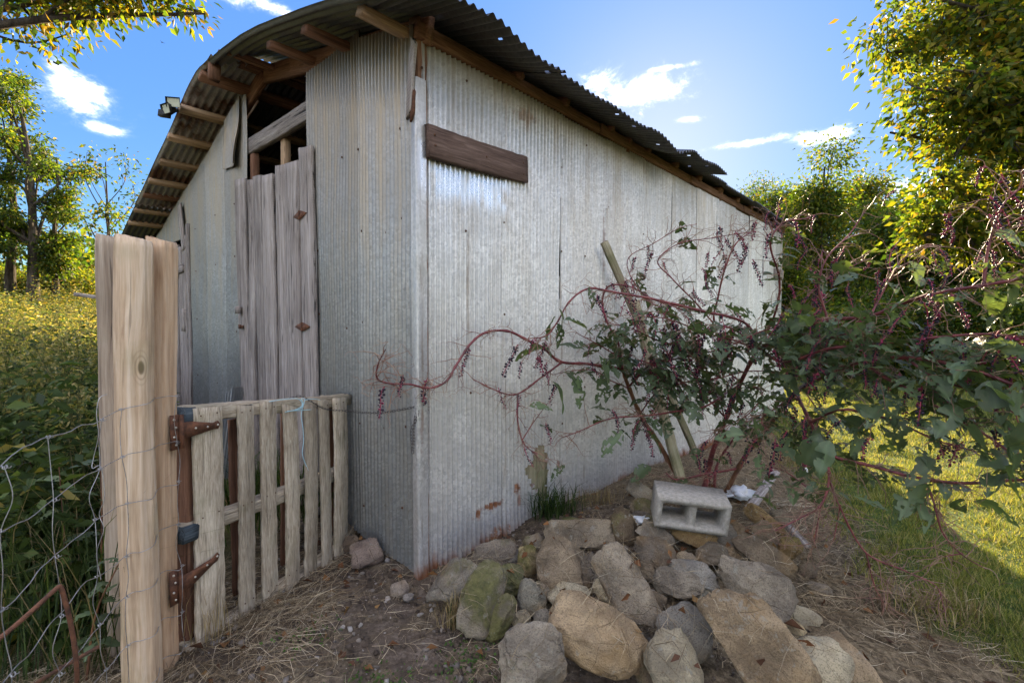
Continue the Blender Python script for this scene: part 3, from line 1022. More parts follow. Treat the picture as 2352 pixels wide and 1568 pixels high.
# --- plank doors
def strap_hinge(parent, M, L, mat=None):
    """plate with knuckle and two triangular leaves (x across, y out, z up)"""
    mat = mat or M_RUST
    V = [(-.015, .0, -.03), (.015, .0, -.03), (.015, .0, .03), (-.015, .0, .03)]
    pts = [(-L / 2, 0), (-.02, -.032), (.02, -.032), (L / 2, 0), (.02, .032), (-.02, .032)]
    V = [(x, 0, z) for x, z in pts] + [(x, .004, z) for x, z in pts]
    n = len(pts)
    F = [list(range(n))[::-1], list(range(n, 2 * n))] + [[i, (i + 1) % n, n + (i + 1) % n, n + i] for i in range(n)]
    o = put('hinge', V, F, mat, parent, M)
    v, f = tube([(0, .007, -.034), (0, .007, .034)], .007, 8)
    put('knuckle', v, f, mat, parent, M)
    return o


door = again('door', plank_mesh('door', .10, .03, 1.5, M_DOOR, 77), along(B(.03, 1.30, .9), B(.03, 2.80, .9), -U)[0], barn, label='tall grey plank door standing in the gable')
dplanks = [(1.215, 1.43, 2.86), (1.435, 1.69, 2.80), (1.70, 1.93, 2.83), (1.935, 2.165, 2.80), (2.17, 2.40, 2.84), (2.405, 2.58, 2.85), (2.585, 2.84, 2.90)]
pd = np.random.default_rng(3)
for k, (a, b, zt_) in enumerate(dplanks):
    dep = -.035 - (0.012 if k % 2 else 0) - (.012 if k == 0 else 0)
    board('plank', B(dep, (a + b) / 2, .05 + pd.uniform(0, .05)), B(dep + pd.normal(0, .004), (a + b) / 2 + pd.normal(0, .012), zt_), b - a - .004, .028, M_DOOR, door, side=-U, seed=300 + k, jag=.004, warp=.010, endcut=.03, seg=40)
hm = lambda s_, z_: frame(B(-.064, s_, z_), VV, -U, UP)
strap_hinge(door, hm(1.40, 1.50), .27)
strap_hinge(door, hm(1.42, 2.36), .24)
v, f = boxes((-.03, .03, 0, .04, -.035, .035))
put('latch_block', v, f, M_DOOR, door, frame(B(-.065, 2.74, 1.66), VV, -U, UP))
v, f = boxes((-.045, .045, 0, .012, -.014, .014), (-.02, .01, .012, .03, -.02, .02))
put('hasp', v, f, M_RUSTDARK, door, frame(B(-.06, 2.72, 1.50), VV, -U, UP))

d2 = again('door', plank_mesh('door', .10, .03, 1.1, M_DOOR, 78), along(B(.03, 4.66, .8), B(.03, 5.76, .8), -U)[0], barn, label='second plank door half hidden by the fence posts')
for k, (a, b, zt_) in enumerate([(4.64, 4.80, 2.62), (4.81, 5.02, 2.50), (5.03, 5.28, 2.55), (5.29, 5.53, 2.52), (5.54, 5.78, 2.54)]):
    board('plank', B(-.03, (a + b) / 2, .05), B(-.03 - .006 * (k % 2), (a + b) / 2, zt_), b - a - .005, .028, M_DOOR, d2, side=-U, seed=340 + k, jag=.006, warp=.008)
board('batten', B(-.06, 4.70, 2.22), B(-.06, 5.75, 2.22), .10, .025, M_DOOR, d2, side=-U)
board('brace', B(-.062, 5.0, 2.18), B(-.062, 5.7, 1.2), .09, .025, M_BLACKWOOD, d2, side=-U)
board('latch_block', B(-.065, 4.72, 1.45), B(-.065, 4.72, 1.72), .06, .04, M_DOOR, d2, side=-U)
board('loose_board', B(-.05, 4.70, 2.45), B(-.055, 4.84, 3.02), .12, .022, M_DOOR, barn, side=-U)
board('trim_board', B(-.03, 4.60, .05), B(-.03, 4.60, 2.75), .07, .03, M_DOOR, barn, side=-U)
# ------------------------------------------------------------------ fence posts, pallet gate, wire
def post(name, base, top, rad, mat, label, group, seed, square=0.0, sides=48, rows=50):
    """a peeled log: uneven round section, cracks and a sawn top"""
    base, top = Vector(base), Vector(top)
    M, L = along(base, top, (0, -1, 0))
    sn = SN(seed, 1.2, 10, 2)
    s2 = SN(seed + 1, 9.0, 10, 2)
    V = []
    a = np.arange(sides) / sides * 2 * np.pi
    ca, sa = np.cos(a), np.sin(a)
    k = 1.0 / np.maximum(np.abs(ca), np.abs(sa)) if square else np.ones(sides)
    k = 1 + (np.minimum(k, 1.30) - 1) * square
    for i in range(rows + 1):
        z = L * i / rows
        P = np.stack([ca, sa, np.full(sides, z * 1.3)], -1)
        r = rad * k * (1 + .05 * sn(P) + .007 * s2(P * np.array([1, 1, .12])))
        crack = np.exp(-((np.angle(np.exp(1j * (a - 4.4 - .12 * math.sin(z * 2.3))))) / .05) ** 2)
        r = r - rad * .10 * crack * (0.4 + .6 * (z > L * .3))
        zz = np.full(sides, z)
        if i == rows:
            r = r * .93
            zz = zz + .004 * s2(P * 2) + .012 * ca
        V.append(np.stack([ca * r + .012 * math.sin(z * 1.7 + seed), sa * r, zz], -1))
    V = np.concatenate(V)
    V = np.vstack([V, [[0, 0, L + .004]]])
    F = []
    for i in range(rows):
        for j in range(sides):
            q = (j + 1) % sides
            F.append((i * sides + j, i * sides + q, (i + 1) * sides + q, (i + 1) * sides + j))
    for j in range(sides):
        F.append((rows * sides + j, rows * sides + (j + 1) % sides, len(V) - 1))
    return put(name, V, F, mat, None, M, smooth=True, label=label, category='post', group=group)


GP = 'fence posts bunched at the gate'


def stand(px_b, px_t, py_t, Y):
    t = at(px_t, py_t, Y)
    b = at(px_b, 1568, Y)
    b.z = -.12
    return b, t


b_, t_ = stand(280, 260, 545, 2.20)
post('fence_post', b_, t_, .056, M_POSTGREY, 'greyer round post at the back of the three bunched gate posts', GP, 11)
b_, t_ = stand(327, 310, 547, 1.92)
post('fence_post', b_, t_, .062, M_POST, 'thick pale peeled post in the middle of the three gate posts', GP, 12, square=.1)
b_, t_ = stand(380, 368, 552, 2.07)
post('fence_post', b_, t_, .047, M_POSTWARM, 'knotty flat-faced post next to the gate hinges', GP, 13, square=.75)
b_ = at(424, 1500, 2.22)
b_.z = -.05
board('jamb_post', b_, at(418, 985, 2.22), .10, .09, M_BROWN, None, side=(0, -1, 0), label='reddish brown square post behind the rusty gate hinges', category='post')

# --- the gate: a pallet hung on its side
def on_gate(f, h, out=0.0):
    """f 0..1 along the gate from the hinges, h metres above its foot line, out towards the camera"""
    p0, p1 = GA, GB
    p = p0.lerp(p1, f)
    return p + Vector((0, 0, h)) + GN * out


GA = on_z(445, 1508, 0.0)
GB = at(790, 1262, 3.20)
GD = (GB - GA)
GLEN = Vector((GD.x, GD.y, 0)).length
GN = Vector((GD.y, -GD.x, 0)).normalized()
gate = thing('pallet_gate', (GA + GB) / 2, 'gate made from a weathered wooden pallet hung on rusty hinges', 'gate')
# slats: pixel centre at mid height, width in metres
for k, (xl, xr, tp, bt) in enumerate([(444, 511, 935, 1508), (545, 580, 930, 1432), (600, 634, 922, 1400), (649, 679, 930, 1362), (693, 720, 928, 1345), (731, 753, 920, 1310), (762, 791, 914, 1284)]):
    def foot(px, py):
        d = ray(px, py)
        n_ = GN
        tt = (GA - EYE).dot(n_) / d.dot(n_)
        return EYE + d * tt
    a, b = foot(xl, (tp + bt) / 2), foot(xr, (tp + bt) / 2)
    w_ = (Vector((b.x, b.y, 0)) - Vector((a.x, a.y, 0))).length
    mid = (a + b) / 2
    zt_ = foot((xl + xr) / 2, tp).z
    zb_ = foot((xl + xr) / 2 + (2 if k else 0), bt).z
    board('slat', Vector((mid.x, mid.y, zb_ - .02)) + GN * .01, Vector((mid.x, mid.y, zt_)) + GN * .01, w_, .017, M_PALLET, gate, side=GN, seed=400 + k, jag=.0035, warp=.008, endcut=.012 if k != 3 else .03, seg=40)
    for zz in (zt_ - .03, zt_ - .5, zb_ + .12):
        for dx in (-.28, .28):
            p_ = Vector((mid.x, mid.y, zz)) + GD.normalized() * w_ * dx
            v, f = tube([p_ + GN * .0175, p_ + GN * .0205], .0035, 6)
            put('nail', v, [f, np.array([list(range(6, 12))])], M_RUSTDARK, gate)


def gpt(px, py, out):
    d = ray(px, py)
    p0 = GA + GN * out
    return EYE + d * ((p0 - EYE).dot(GN) / d.dot(GN))


board('stringer', gpt(415, 952, -.045), gpt(795, 918, -.045), .075, .085, M_PALLET, gate, side=GN, seed=420)
board('stringer', gpt(405, 1226, -.045), gpt(790, 1080, -.045), .07, .085, M_PALLET, gate, side=GN, seed=421)
board('stringer', gpt(418, 1500, -.045), gpt(790, 1255, -.045), .07, .085, M_PALLET, gate, side=GN, seed=422)
board('stringer_end', gpt(406, 957, -.03), gpt(436, 954, -.03), .078, .088, M_BLUEWOOD, gate, side=GN, seed=423, label='blue painted end of the top rail')
board('stringer_end', gpt(405, 1228, -.03), gpt(438, 1216, -.03), .072, .088, M_BLUEWOOD, gate, side=GN, seed=424, label='blue painted end of the middle rail')
for f_ in (.30, .62, .93):
    a = gpt(440 + 350 * f_, 1100, -.10)
    board('back_slat', Vector((a.x, a.y, .10)), Vector((a.x, a.y, 1.02)), .09, .016, M_BROWN, gate, side=GN, seed=430 + int(f_ * 10))


def tee_hinge(px, py, tip, tilt):
    c = gpt(px, py, .028)
    ex = GD.normalized()
    ex = Vector((ex.x, ex.y, 0)).normalized()
    M = frame(c, ex, -GN, UP).to_3x3().to_4x4()
    M = frame(c, ex, GN, UP)
    h_ = put('hinge', [(0, 0, 0)] * 3, [[0, 1, 2]], M_RUST, gate, M) if False else None
    pts = [(.012, -.035), (.05, -.034), (.16, -.016 + tilt * .6), (.185, -.018 + tilt * .75), (.197, 0.004 + tilt * .8), (.185, .022 + tilt * .75), (.16, .014 + tilt * .6), (.05, .034), (.012, .035)]
    n = len(pts)
    V = [(x, 0, z) for x, z in pts] + [(x, .004, z) for x, z in pts]
    F = [list(range(n))[::-1], list(range(n, 2 * n))] + [[i, (i + 1) % n, n + (i + 1) % n, n + i] for i in range(n)]
    st = put('hinge', V, F, M_RUST, gate, M)
    V, F = boxes((-.045, -.006, -.002, .003, -.075, .075))
    put('hinge_plate', V, F, M_RUST, st, M)
    v, f = tube([(.0, .007, -.072), (.0, .007, .072)], .010, 10)
    put('knuckle', v, [f, np.array([list(range(9, -1, -1))]), np.array([list(range(10, 20))])], M_RUST, st, M)
    for (x, z) in ((-.03, .055), (-.022, .02), (-.03, -.02), (-.022, -.055), (.07, .0), (.13, tilt * .5), (.183, .003 + tilt * .78)):
        v, f = tube([(x, .002, z), (x, .0075, z)], [.0055, .004], 8)
        put('screw', v, [f, np.array([list(range(8, 16))])], M_SCREW, st, M)


tee_hinge(414, 990, 505, -.012)
tee_hinge(413, 1342, 505, .05)

# --- woven wire, stretched from the posts past the camera
fence = thing('wire_fence', at(330, 1560, 1.9), 'woven galvanised wire fence sagging beside the gate posts', 'fence')
wr = np.random.default_rng(31)
WZ = [1.195, 1.01, .83, .645, .46, .275, .10]
A0 = at(0, 1050, 1.148)
Pw = [(at(-260, 1100, .80)), A0, at(110, 1003, 1.42), at(232, 956, 1.72), at(285, 939, 1.84), at(318, 930, 1.846), at(346, 924, 1.88), at(362, 917, 1.99), at(403, 908, 2.0), at(409, 914, 2.08)]
Pw = np.array([p_[:] for p_ in Pw])
Pw = catmull(Pw, 10)
SWR = SN(90, 3.0, 10, 2)
wires = []
for k, z in enumerate(WZ):
    P = Pw.copy()
    P[:, 2] = z + (Pw[:, 2] - 1.195)
    P[:, 2] += SWR(P * np.array([1, 1, 0]) + k * 5) * .010
    P[:, 0] += SWR(P * np.array([1, 1, 0]) + k * 9 + 3) * .006 * (P[:, 1] < 1.75)
    wires.append(P)
    v, f = tube(P, .0015, 6)
    put('line_wire', v, f, M_WIRE, fence, smooth=True)
arc = np.r_[0, np.cumsum(np.linalg.norm(np.diff(Pw[:, :2], axis=0), axis=1))]
i0 = np.argmin(np.abs(Pw[:, 1] - 1.72))
for k, sarc in enumerate([arc[i0] - .95, arc[i0] - .62, arc[i0] - .31, arc[i0] - .015, arc[i0] + .11, arc[-1] - .035]):
    pts = []
    for P in wires:
        pts.append([np.interp(sarc + wr.normal(0, .014), arc, P[:, q]) for q in range(3)])
    pts = np.array(pts)
    pts[:, 2] = [np.interp(np.interp(sarc, arc, arc), arc, P[:, 2]) for P in wires]
    pth = []
    for a, b in zip(pts[:-1], pts[1:]):
        mid = (a + b) / 2 + np.array([wr.normal(0, .010), wr.normal(0, .012), 0])
        pth += [a, mid]
    pth.append(pts[-1])
    P = catmull(pth, 6)
    v, f = tube(P, .0012, 6)
    put('stay_wire', v, f, M_WIRE, fence, smooth=True)
    for a in pts:
        d = wr.normal(0, .002, 3)
        loop = np.array([[math.cos(t) * .0045, -.001 + t * .0016 - .008, math.sin(t) * .0045] for t in np.linspace(0, 4 * math.pi, 16)]) + a + d
        v, f = tube(loop, .0013, 5)
        put('wire_knot', v, f, M_WIRE, fence, smooth=True)
# loose twisted end beside the left post
P = catmull([at(246, 905, 1.83)[:], at(228, 915, 1.80)[:], at(222, 950, 1.79)[:], at(226, 1000, 1.79)[:], at(215, 1050, 1.79)[:], at(212, 1075, 1.78)[:], at(232, 1072, 1.80)[:], at(240, 1140, 1.8)[:], at(228, 1180, 1.8)[:], at(238, 1215, 1.8)[:], at(222, 1270, 1.8)[:], at(232, 1330, 1.8)[:]], 8)
v, f = tube(P, .0014, 6)
put('loose_wire', v, f, M_WIRE, fence, smooth=True)

# --- bent rusty rod in the straw
rod_pts = [at(-60, 1500, 1.22)[:], at(0, 1464, 1.27)[:], at(70, 1405, 1.34)[:], at(128, 1352, 1.40)[:], at(139, 1348, 1.41)[:], at(150, 1380, 1.42)[:], at(166, 1450, 1.44)[:], at(176, 1530, 1.46)[:], at(176, 1590, 1.5)[:]]
v, f = tube(catmull(rod_pts, 5), .0065, 8)
put('bent_rod', v, f, M_RUST, None, smooth=True, label='bent rusty iron rod sticking out of the straw by the wire fence', category='rod')
v, f = tube(catmull([at(50, 1590, 1.5)[:], at(120, 1545, 1.62)[:], at(225, 1485, 1.78)[:]], 6), .007, 8)
put('bent_rod', v, f, M_RUSTDARK, None, smooth=True, label='rusty rod lying in the straw at the foot of the wire fence', category='rod')

# --- chain from the gate to the corner of the barn
chain = thing('chain', gpt(730, 920, 0), 'dark steel chain slung from the gate top to the barn corner', 'chain')
th_ = np.linspace(0, 2 * np.pi, 15)[:-1]
lk = np.stack([np.sign(np.cos(th_)) * .007 + .0055 * np.cos(th_), .0062 * np.sin(th_), 0 * th_], -1)
v, f = tube(np.vstack([lk, lk[:2]]), .0016, 5)
link_me = mesh('link', v, f, M_CHAIN, True)


def run_links(path, step=.0185):
    P = catmull(path, 12)
    s_ = np.r_[0, np.cumsum(np.linalg.norm(np.diff(P, axis=0), axis=1))]
    for i, q in enumerate(np.arange(0, s_[-1], step)):
        c = Vector([np.interp(q, s_, P[:, j]) for j in range(3)])
        c2 = Vector([np.interp(min(q + .01, s_[-1]), s_, P[:, j]) for j in range(3)])
        c1 = Vector([np.interp(max(q - .01, 0), s_, P[:, j]) for j in range(3)])
        x = (c2 - c1).normalized()
        y = x.cross(Vector((0.2, .9, .3)) if i % 2 else Vector((.1, .2, 1))).normalized()
        again('link', link_me, frame(c, x, y, x.cross(y)), chain)


cp = B(-.06, .02, 0)
corner_p = at(962, 932, (B(-.05, .0, 0)).y)
run_links([gpt(662, 916, -.05)[:], gpt(690, 910, .0)[:], gpt(712, 920, .035)[:], gpt(745, 938, .06)[:], at(800, 944, 3.02)[:], at(865, 948, 2.92)[:], at(925, 940, 2.84)[:], corner_p[:]])
run_links([corner_p[:], at(953, 965, corner_p.y)[:], at(951, 1030, corner_p.y + .01)[:]])
run_links([corner_p[:], at(957, 960, corner_p.y - .01)[:], at(945, 990, corner_p.y - .01)[:], at(948, 1042, corner_p.y)[:]])

# --- blue twine knotted over the gate top
tw = [gpt(618, 922, .03)[:], gpt(650, 917, .03)[:], gpt(685, 916, .03)[:], gpt(694, 930, .035)[:], gpt(680, 940, .035)[:], gpt(655, 946, .03)[:], gpt(690, 938, .035)[:], gpt(696, 924, .04)[:],
      gpt(692, 916, .035)[:], gpt(700, 918, .04)[:], gpt(692, 950, .03)[:], gpt(696, 985, .03)[:], gpt(697, 1015, .03)[:], gpt(695, 1045, .03)[:], gpt(708, 1080, .03)[:]]
tw2 = [gpt(700, 918, .035)[:], gpt(720, 916, .03)[:], gpt(735, 918, .02)[:]]
tw3 = [gpt(660, 944, .03)[:], gpt(690, 942, .035)[:], gpt(716, 940, .03)[:]]
v, f = tubes([(catmull(q, 7), .0022) for q in (tw, tw2, tw3)], 6)
put('twine', v, f, M_TWINE, None, smooth=True, label='pale blue twine knotted over the pallet gate top, one end hanging', category='twine')

# --- scrap sheet standing behind the gate
n = 48
sc_a, sc_b = at(520, 950, 3.35), at(560, 950, 3.45)
V, UVs = [], []
for i in range(2):
    for j in range(n + 1):
        q = sc_a.lerp(sc_b, j / n) + Vector((0, 0, 0))
        q.z = (1.06 if i else .45) + .02 * math.sin(j)
        q += Vector((.0, -.15 * (1 - i) + .008 * math.cos(j * .9), 0))
        V.append(q[:])
        UVs.append((j * .01, i * .6))
ii = np.arange(n)
put('scrap_sheet', V, np.stack([ii, ii + 1, ii + n + 2, ii + n + 1], -1), M_GABLE, None, smooth=True, uv=UVs, label='bent scrap of corrugated metal leaning behind the pallet gate', category='metal scrap')

# --- twin floodlight on the roof edge
fl = thing('floodlight', at(392, 243, 4.75), 'twin floodlight with dark housings on the low roof edge', 'floodlight')
fc = at(396, 243, 4.78)
for (px, py, yaw, pit) in ((399, 236, -.2, -.15), (383, 250, .5, -.25)):
    c = at(px, py, 4.66)
    d = (Vector((math.sin(yaw) * -1, -1, pit))).normalized()
    x = d.cross(UP).normalized()
    M = frame(c, x, d, x.cross(d))
    fr = [(-.055, -.04), (.055, -.04), (.055, .04), (-.055, .04)]
    bk = [(-.03, -.02), (.03, -.02), (.03, .02), (-.03, .02)]
    V = [(a, 0, b) for a, b in fr] + [(a, -.06, b) for a, b in bk] + [(a * 1.15, .018, b * 1.15) for a, b in fr]
    F = [[4, 5, 6, 7]] + [[i, (i + 1) % 4, 4 + (i + 1) % 4, 4 + i][::-1] for i in range(4)] + [[i, (i + 1) % 4, 8 + (i + 1) % 4, 8 + i] for i in range(4)]
    hd = put('lamp_head', V, F, M_BLACK, fl, M)
    put('lens', [(a * .95, .004, b * .95) for a, b in fr], [[0, 1, 2, 3]], M_LENS, hd, M)
v, f = tubes([([at(388, 262, 4.72)[:], at(400, 255, 4.8)[:], at(415, 250, 4.86)[:]], .018), ([at(399, 236, 4.7)[:], at(402, 252, 4.8)[:]], .012)], 8)
put('bracket', v, f, M_BLACK, fl)
v, f = boxes((-.05, .05, -.02, .02, -.03, .03))
put('sensor', v, f, M_BLACK, fl, frame(at(378, 262, 4.70), (1, 0, 0), (0, 1, 0), (.3, 0, 1)))
# ------------------------------------------------------------------ the stone pile
ICO_V, ICO_F = ico(4)
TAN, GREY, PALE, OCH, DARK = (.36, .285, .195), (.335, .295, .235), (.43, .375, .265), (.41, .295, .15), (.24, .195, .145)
GR = 'field stones heaped against the side wall'
rock_tris = []


def rock(x0, x1, y0, y1, zb, kind, tint, moss, roll, label, seed, depth=.62, group=GR, Y=None, name='stone'):
    """a stone that fills the box x0..x1, y0..y1 of the picture, its foot zb above the ground plane"""
    r = np.random.default_rng(seed)
    cx, cy = (x0 + x1) / 2, (y0 + y1) / 2
    if Y is None:
        Y = on_z(cx, y1, zb).y
    d = ray(cx, cy).normalized()
    hx, hy = (x1 - x0) / 2 / FPX * Y, (y1 - y0) / 2 / FPX * Y
    ks = .90 if kind == 'slab' else 1.0
    hx, hy = hx * ks, hy * ks
    c2, s2_ = math.cos(roll) ** 2, math.sin(roll) ** 2
    den = c2 - s2_
    if abs(den) > .25:
        a = math.sqrt(max((hx * hx * c2 - hy * hy * s2_) / den, (.3 * hx) ** 2))
        b = math.sqrt(max((hy * hy * c2 - hx * hx * s2_) / den, (.3 * hy) ** 2))
    else:
        a = math.sqrt((hx * hx + hy * hy) / 1.32)
        b = .57 * a
    if b < .5 * a:
        b = .5 * a if kind == 'round' else max(b, .4 * a)
    c = depth * min(a, b) if kind != 'slab' else depth * min(a, b)
    c = max(c, .035)
    V = ICO_V.copy()
    if kind == 'slab':
        p = 5.0
    elif kind == 'block':
        p = 3.6
    else:
        p = 2.35
    V = V / (np.abs(V) ** p).sum(1)[:, None] ** (1 / p)
    # planes knocked off
    ncut = {'round': 7, 'slab': 12, 'block': 12, 'wedge': 11}[kind]
    for _ in range(ncut):
        n_ = r.normal(size=3)
        n_ /= np.linalg.norm(n_)
        h = r.uniform(.62, .93) * (1.0 if kind == 'round' else 1.05) * (np.abs(n_) ** (p / (p - 1))).sum() ** ((p - 1) / p)
        ex = V @ n_ - h
        V = np.where(ex[:, None] > 0, V - n_ * (ex * (1.0 if kind != 'round' else .85))[:, None], V)
    if kind == 'wedge':
        V[:, 0] *= 1 - .42 * (V[:, 2] * .5 + .5)
        V[:, 1] *= 1 - .3 * (V[:, 2] * .5 + .5)
    s1, s2, s3 = SN(seed + 5, .45, 8, 1), SN(seed + 6, 1.6, 10, 2), SN(seed + 8, 5.0, 12, 2)
    V = V * (1 + .08 * s1(V) + .045 * s2(V) + .022 * s3(V))[:, None]
    ext = (V.max(0) - V.min(0)) / 2
    mid = (V.max(0) + V.min(0)) / 2
    V = (V - mid) / ext * np.array([a, c, b])
    right = d.cross(UP).normalized()
    up = right.cross(d)
    X_ = right * math.cos(roll) + up * math.sin(roll)
    Z_ = up * math.cos(roll) - right * math.sin(roll)
    M = frame(EYE + d * (Y / d.y), X_, d, Z_)
    o = put(name, V, ICO_F, M_STONE, None, M, smooth=True, label=label, category='stone', group=group)
    kb = r.uniform(.75, 1.3)
    kw = r.uniform(-.10, .10)
    o.color = (tint[0] * kb * (1 + kw), tint[1] * kb, tint[2] * kb * (1 - kw * 1.6), moss)
    o.data.set_sharp_from_angle(angle=R(24))
    rock_tris.append((np.array([M @ Vector(v) for v in V]), ICO_F))
    return o


ROCKS = [
    # x0, x1, y0, y1, foot, kind, tint, moss, roll, label
    (990, 1084, 1277, 1397, .00, 'block', GREY, .30, .75, 'long grey stone leaning on the near corner of the barn'),
    (1050, 1160, 1290, 1455, .00, 'round', GREY, .55, 1.2, 'big leaf-shaped stone green with moss, nearest the barn corner'),
    (1136, 1206, 1294, 1368, .04, 'block', GREY, .65, .1, 'flat mossy stone just behind the big leaf-shaped green one'),
    (1084, 1188, 1238, 1302, .06, 'block', DARK, .40, .0, 'squared dark stone with straw on top against the wall foot'),
    (1186, 1240, 1253, 1322, .06, 'round', OCH, .60, .2, 'small yellow-green mossy stone beside the big triangular one'),
    (1200, 1250, 1226, 1264, .10, 'round', GREY, .60, .2, 'low mossy stone above the yellow-green one'),
    (1230, 1357, 1222, 1350, .05, 'wedge', TAN, .00, .05, 'big tan triangular stone in the middle of the pile'),
    (1238, 1430, 1190, 1262, .12, 'slab', GREY, .15, .10, 'long flat slab with a broken ochre end under the grass tuft'),
    (1286, 1340, 1188, 1212, .14, 'round', GREY, .80, .0, 'green stone peeping over the long flat slab'),
    (1186, 1254, 1328, 1410, .02, 'wedge', PALE, .15, .25, 'pointed pale lichen-spotted stone in front of the triangular one'),
    (1256, 1360, 1338, 1398, .03, 'block', PALE, .20, -.12, 'pale yellowish wedge lying above the widest boulder'),
    (1366, 1418, 1328, 1394, .04, 'round', PALE, .20, -.7, 'small smooth pale stone beside the straw-covered upright slab'),
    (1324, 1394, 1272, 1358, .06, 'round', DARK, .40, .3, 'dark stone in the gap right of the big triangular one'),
    (1360, 1518, 1250, 1452, .06, 'slab', TAN, .12, -.98, 'long straw-covered slab tilted down the middle of the pile'),
    (1252, 1482, 1378, 1538, .02, 'round', TAN, .12, -.36, 'widest smooth boulder at the front of the pile'),
    (1106, 1190, 1368, 1464, .00, 'round', GREY, .75, .85, 'small green mossy stone in front of the leaf-shaped one'),
    (1142, 1304, 1437, 1590, .00, 'round', TAN, .10, .1, 'round tan boulder at the front edge near the dirt'),
    (1478, 1614, 1446, 1610, .00, 'wedge', PALE, .10, .0, 'upright pale boulder at the bottom front of the pile'),
    (1510, 1640, 1388, 1510, .04, 'round', GREY, .05, -.5, 'grey rounded boulder behind the upright pale one'),
    (1500, 1618, 1304, 1372, .10, 'block', TAN, .10, -.08, 'brick-sized tan block right of the tilted slab'),
    (1538, 1650, 1282, 1360, .12, 'round', GREY, .05, -.3, 'smooth rounded stone behind the brick-sized tan block'),
    (1455, 1554, 1228, 1310, .13, 'round', DARK, .05, -.45, 'dark veined boulder below the concrete block'),
    (1462, 1550, 1196, 1260, .20, 'slab', TAN, .10, -.5, 'flat straw-strewn slab under the near end of the concrete block'),
    (1540, 1650, 1200, 1256, .22, 'block', OCH, .05, -.25, 'angular ochre stone right under the concrete block'),
    (1597, 1676, 1244, 1298, .17, 'wedge', TAN, .30, .1, 'triangular greenish stone at the end of the grey pipe'),
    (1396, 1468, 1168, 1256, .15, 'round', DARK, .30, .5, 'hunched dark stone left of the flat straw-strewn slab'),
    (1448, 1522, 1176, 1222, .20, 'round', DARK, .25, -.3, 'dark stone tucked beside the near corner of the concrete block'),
    (1436, 1502, 1102, 1152, .26, 'slab', GREY, .40, -.45, 'thin slab standing on edge behind the concrete block'),
    (1446, 1500, 1142, 1184, .24, 'round', DARK, .45, .0, 'mossy stone under the thin slab behind the concrete block'),
    (1618, 1858, 1348, 1600, .04, 'slab', TAN, .05, -.80, 'largest long slab, straw-strewn, sloping to the bottom edge'),
    (1642, 1832, 1280, 1410, .10, 'slab', GREY, .08, -.22, 'broad flat grey slab at the upper right of the pile'),
    (1684, 1820, 1222, 1322, .14, 'slab', TAN, .05, -.55, 'straw-carpeted slab behind the broad flat grey slab'),
    (1764, 1880, 1384, 1436, .03, 'block', PALE, .10, -.15, 'pale stone wedged under the broad flat grey slab'),
    (1812, 1955, 1462, 1610, .00, 'wedge', PALE, .10, -.6, 'pointed lichen-pale stone at the bottom right of the pile'),
    (1888, 2020, 1458, 1620, .00, 'slab', TAN, .05, -.85, 'tan slab with a dark blotch, last stone at the bottom right'),
    (1710, 1800, 1164, 1226, .16, 'slab', OCH, .25, -.6, 'thin brown flagstone on edge near the small ground plank'),
    (1727, 1783, 1194, 1262, .14, 'round', GREY, .10, .2, 'upright grey stone below the thin brown flagstone'),
    (1768, 1811, 1168, 1208, .14, 'block', TAN, .15, .0, 'small tan stone right of the thin brown flagstone'),
    (1788, 1842, 1230, 1288, .10, 'round', OCH, .50, .0, 'yellow mossy stone at the far right of the pile'),
    (1858, 1910, 1338, 1380, .03, 'block', TAN, .10, .1, 'small tan stone half buried in straw right of the slabs'),
    (1640, 1700, 1200, 1262, .18, 'round', GREY, .10, .1, 'straw-topped stone right of the concrete block'),
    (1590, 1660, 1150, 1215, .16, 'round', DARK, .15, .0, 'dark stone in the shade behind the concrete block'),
    (1410, 1462, 1390, 1452, .02, 'round', DARK, .0, .4, 'dark reddish stone in the gap under the tilted slab'),
    (1606, 1660, 1380, 1440, .05, 'round', DARK, .0, .2, 'dark reddish stone between the rounded boulder and the largest slab'),
]
for k, q in enumerate(ROCKS):
    rock(*q, seed=1000 + 13 * k)
FILL = [(1158, 1192, 1260, 1298, .06, 'small stone wedged right of the squared dark stone'),
        (1220, 1260, 1338, 1380, .02, 'small stone between the pointed pale stone and the pale wedge'),
        (1246, 1284, 1312, 1340, .04, 'small stone under the foot of the big triangular one'),
        (1352, 1386, 1224, 1258, .12, 'small stone below the ochre end of the long flat slab'),
        (1396, 1442, 1256, 1292, .10, 'small stone above the tilted straw-covered slab'),
        (1472, 1514, 1296, 1332, .10, 'small stone between the tilted slab and the dark veined boulder'),
        (1482, 1524, 1360, 1398, .06, 'small stone below the brick-sized tan block'),
        (1596, 1642, 1352, 1392, .07, 'small stone left of the broad flat grey slab'),
        (1550, 1598, 1268, 1302, .14, 'small stone just under the grey pipe'),
        (1650, 1694, 1256, 1298, .14, 'small stone left of the straw-carpeted slab'),
        (1674, 1714, 1202, 1238, .17, 'small stone above the straw-carpeted slab'),
        (1180, 1216, 1402, 1440, .0, 'small stone right of the little green mossy one'),
        (1228, 1262, 1402, 1442, .0, 'small stone touching the left end of the widest boulder'),
        (1460, 1498, 1520, 1570, .0, 'small stone between the widest boulder and the upright pale one'),
        (1834, 1874, 1294, 1328, .06, 'small stone at the right rim of the pile beside the broad grey slab'),
        (1798, 1840, 1420, 1458, .02, 'small stone above the pointed lichen-pale stone')]
for k, (x0, x1, y0, y1, zb, lab) in enumerate(FILL):
    rock(x0 - 4, x1 + 4, y0 - 3, y1 + 4, zb, ('block', 'round', 'wedge')[k % 3], (GREY, TAN, DARK, PALE)[k % 4], (.05, .3, .1)[k % 3], .3 * (k % 5) - .6, lab, 3000 + 7 * k, depth=.8)
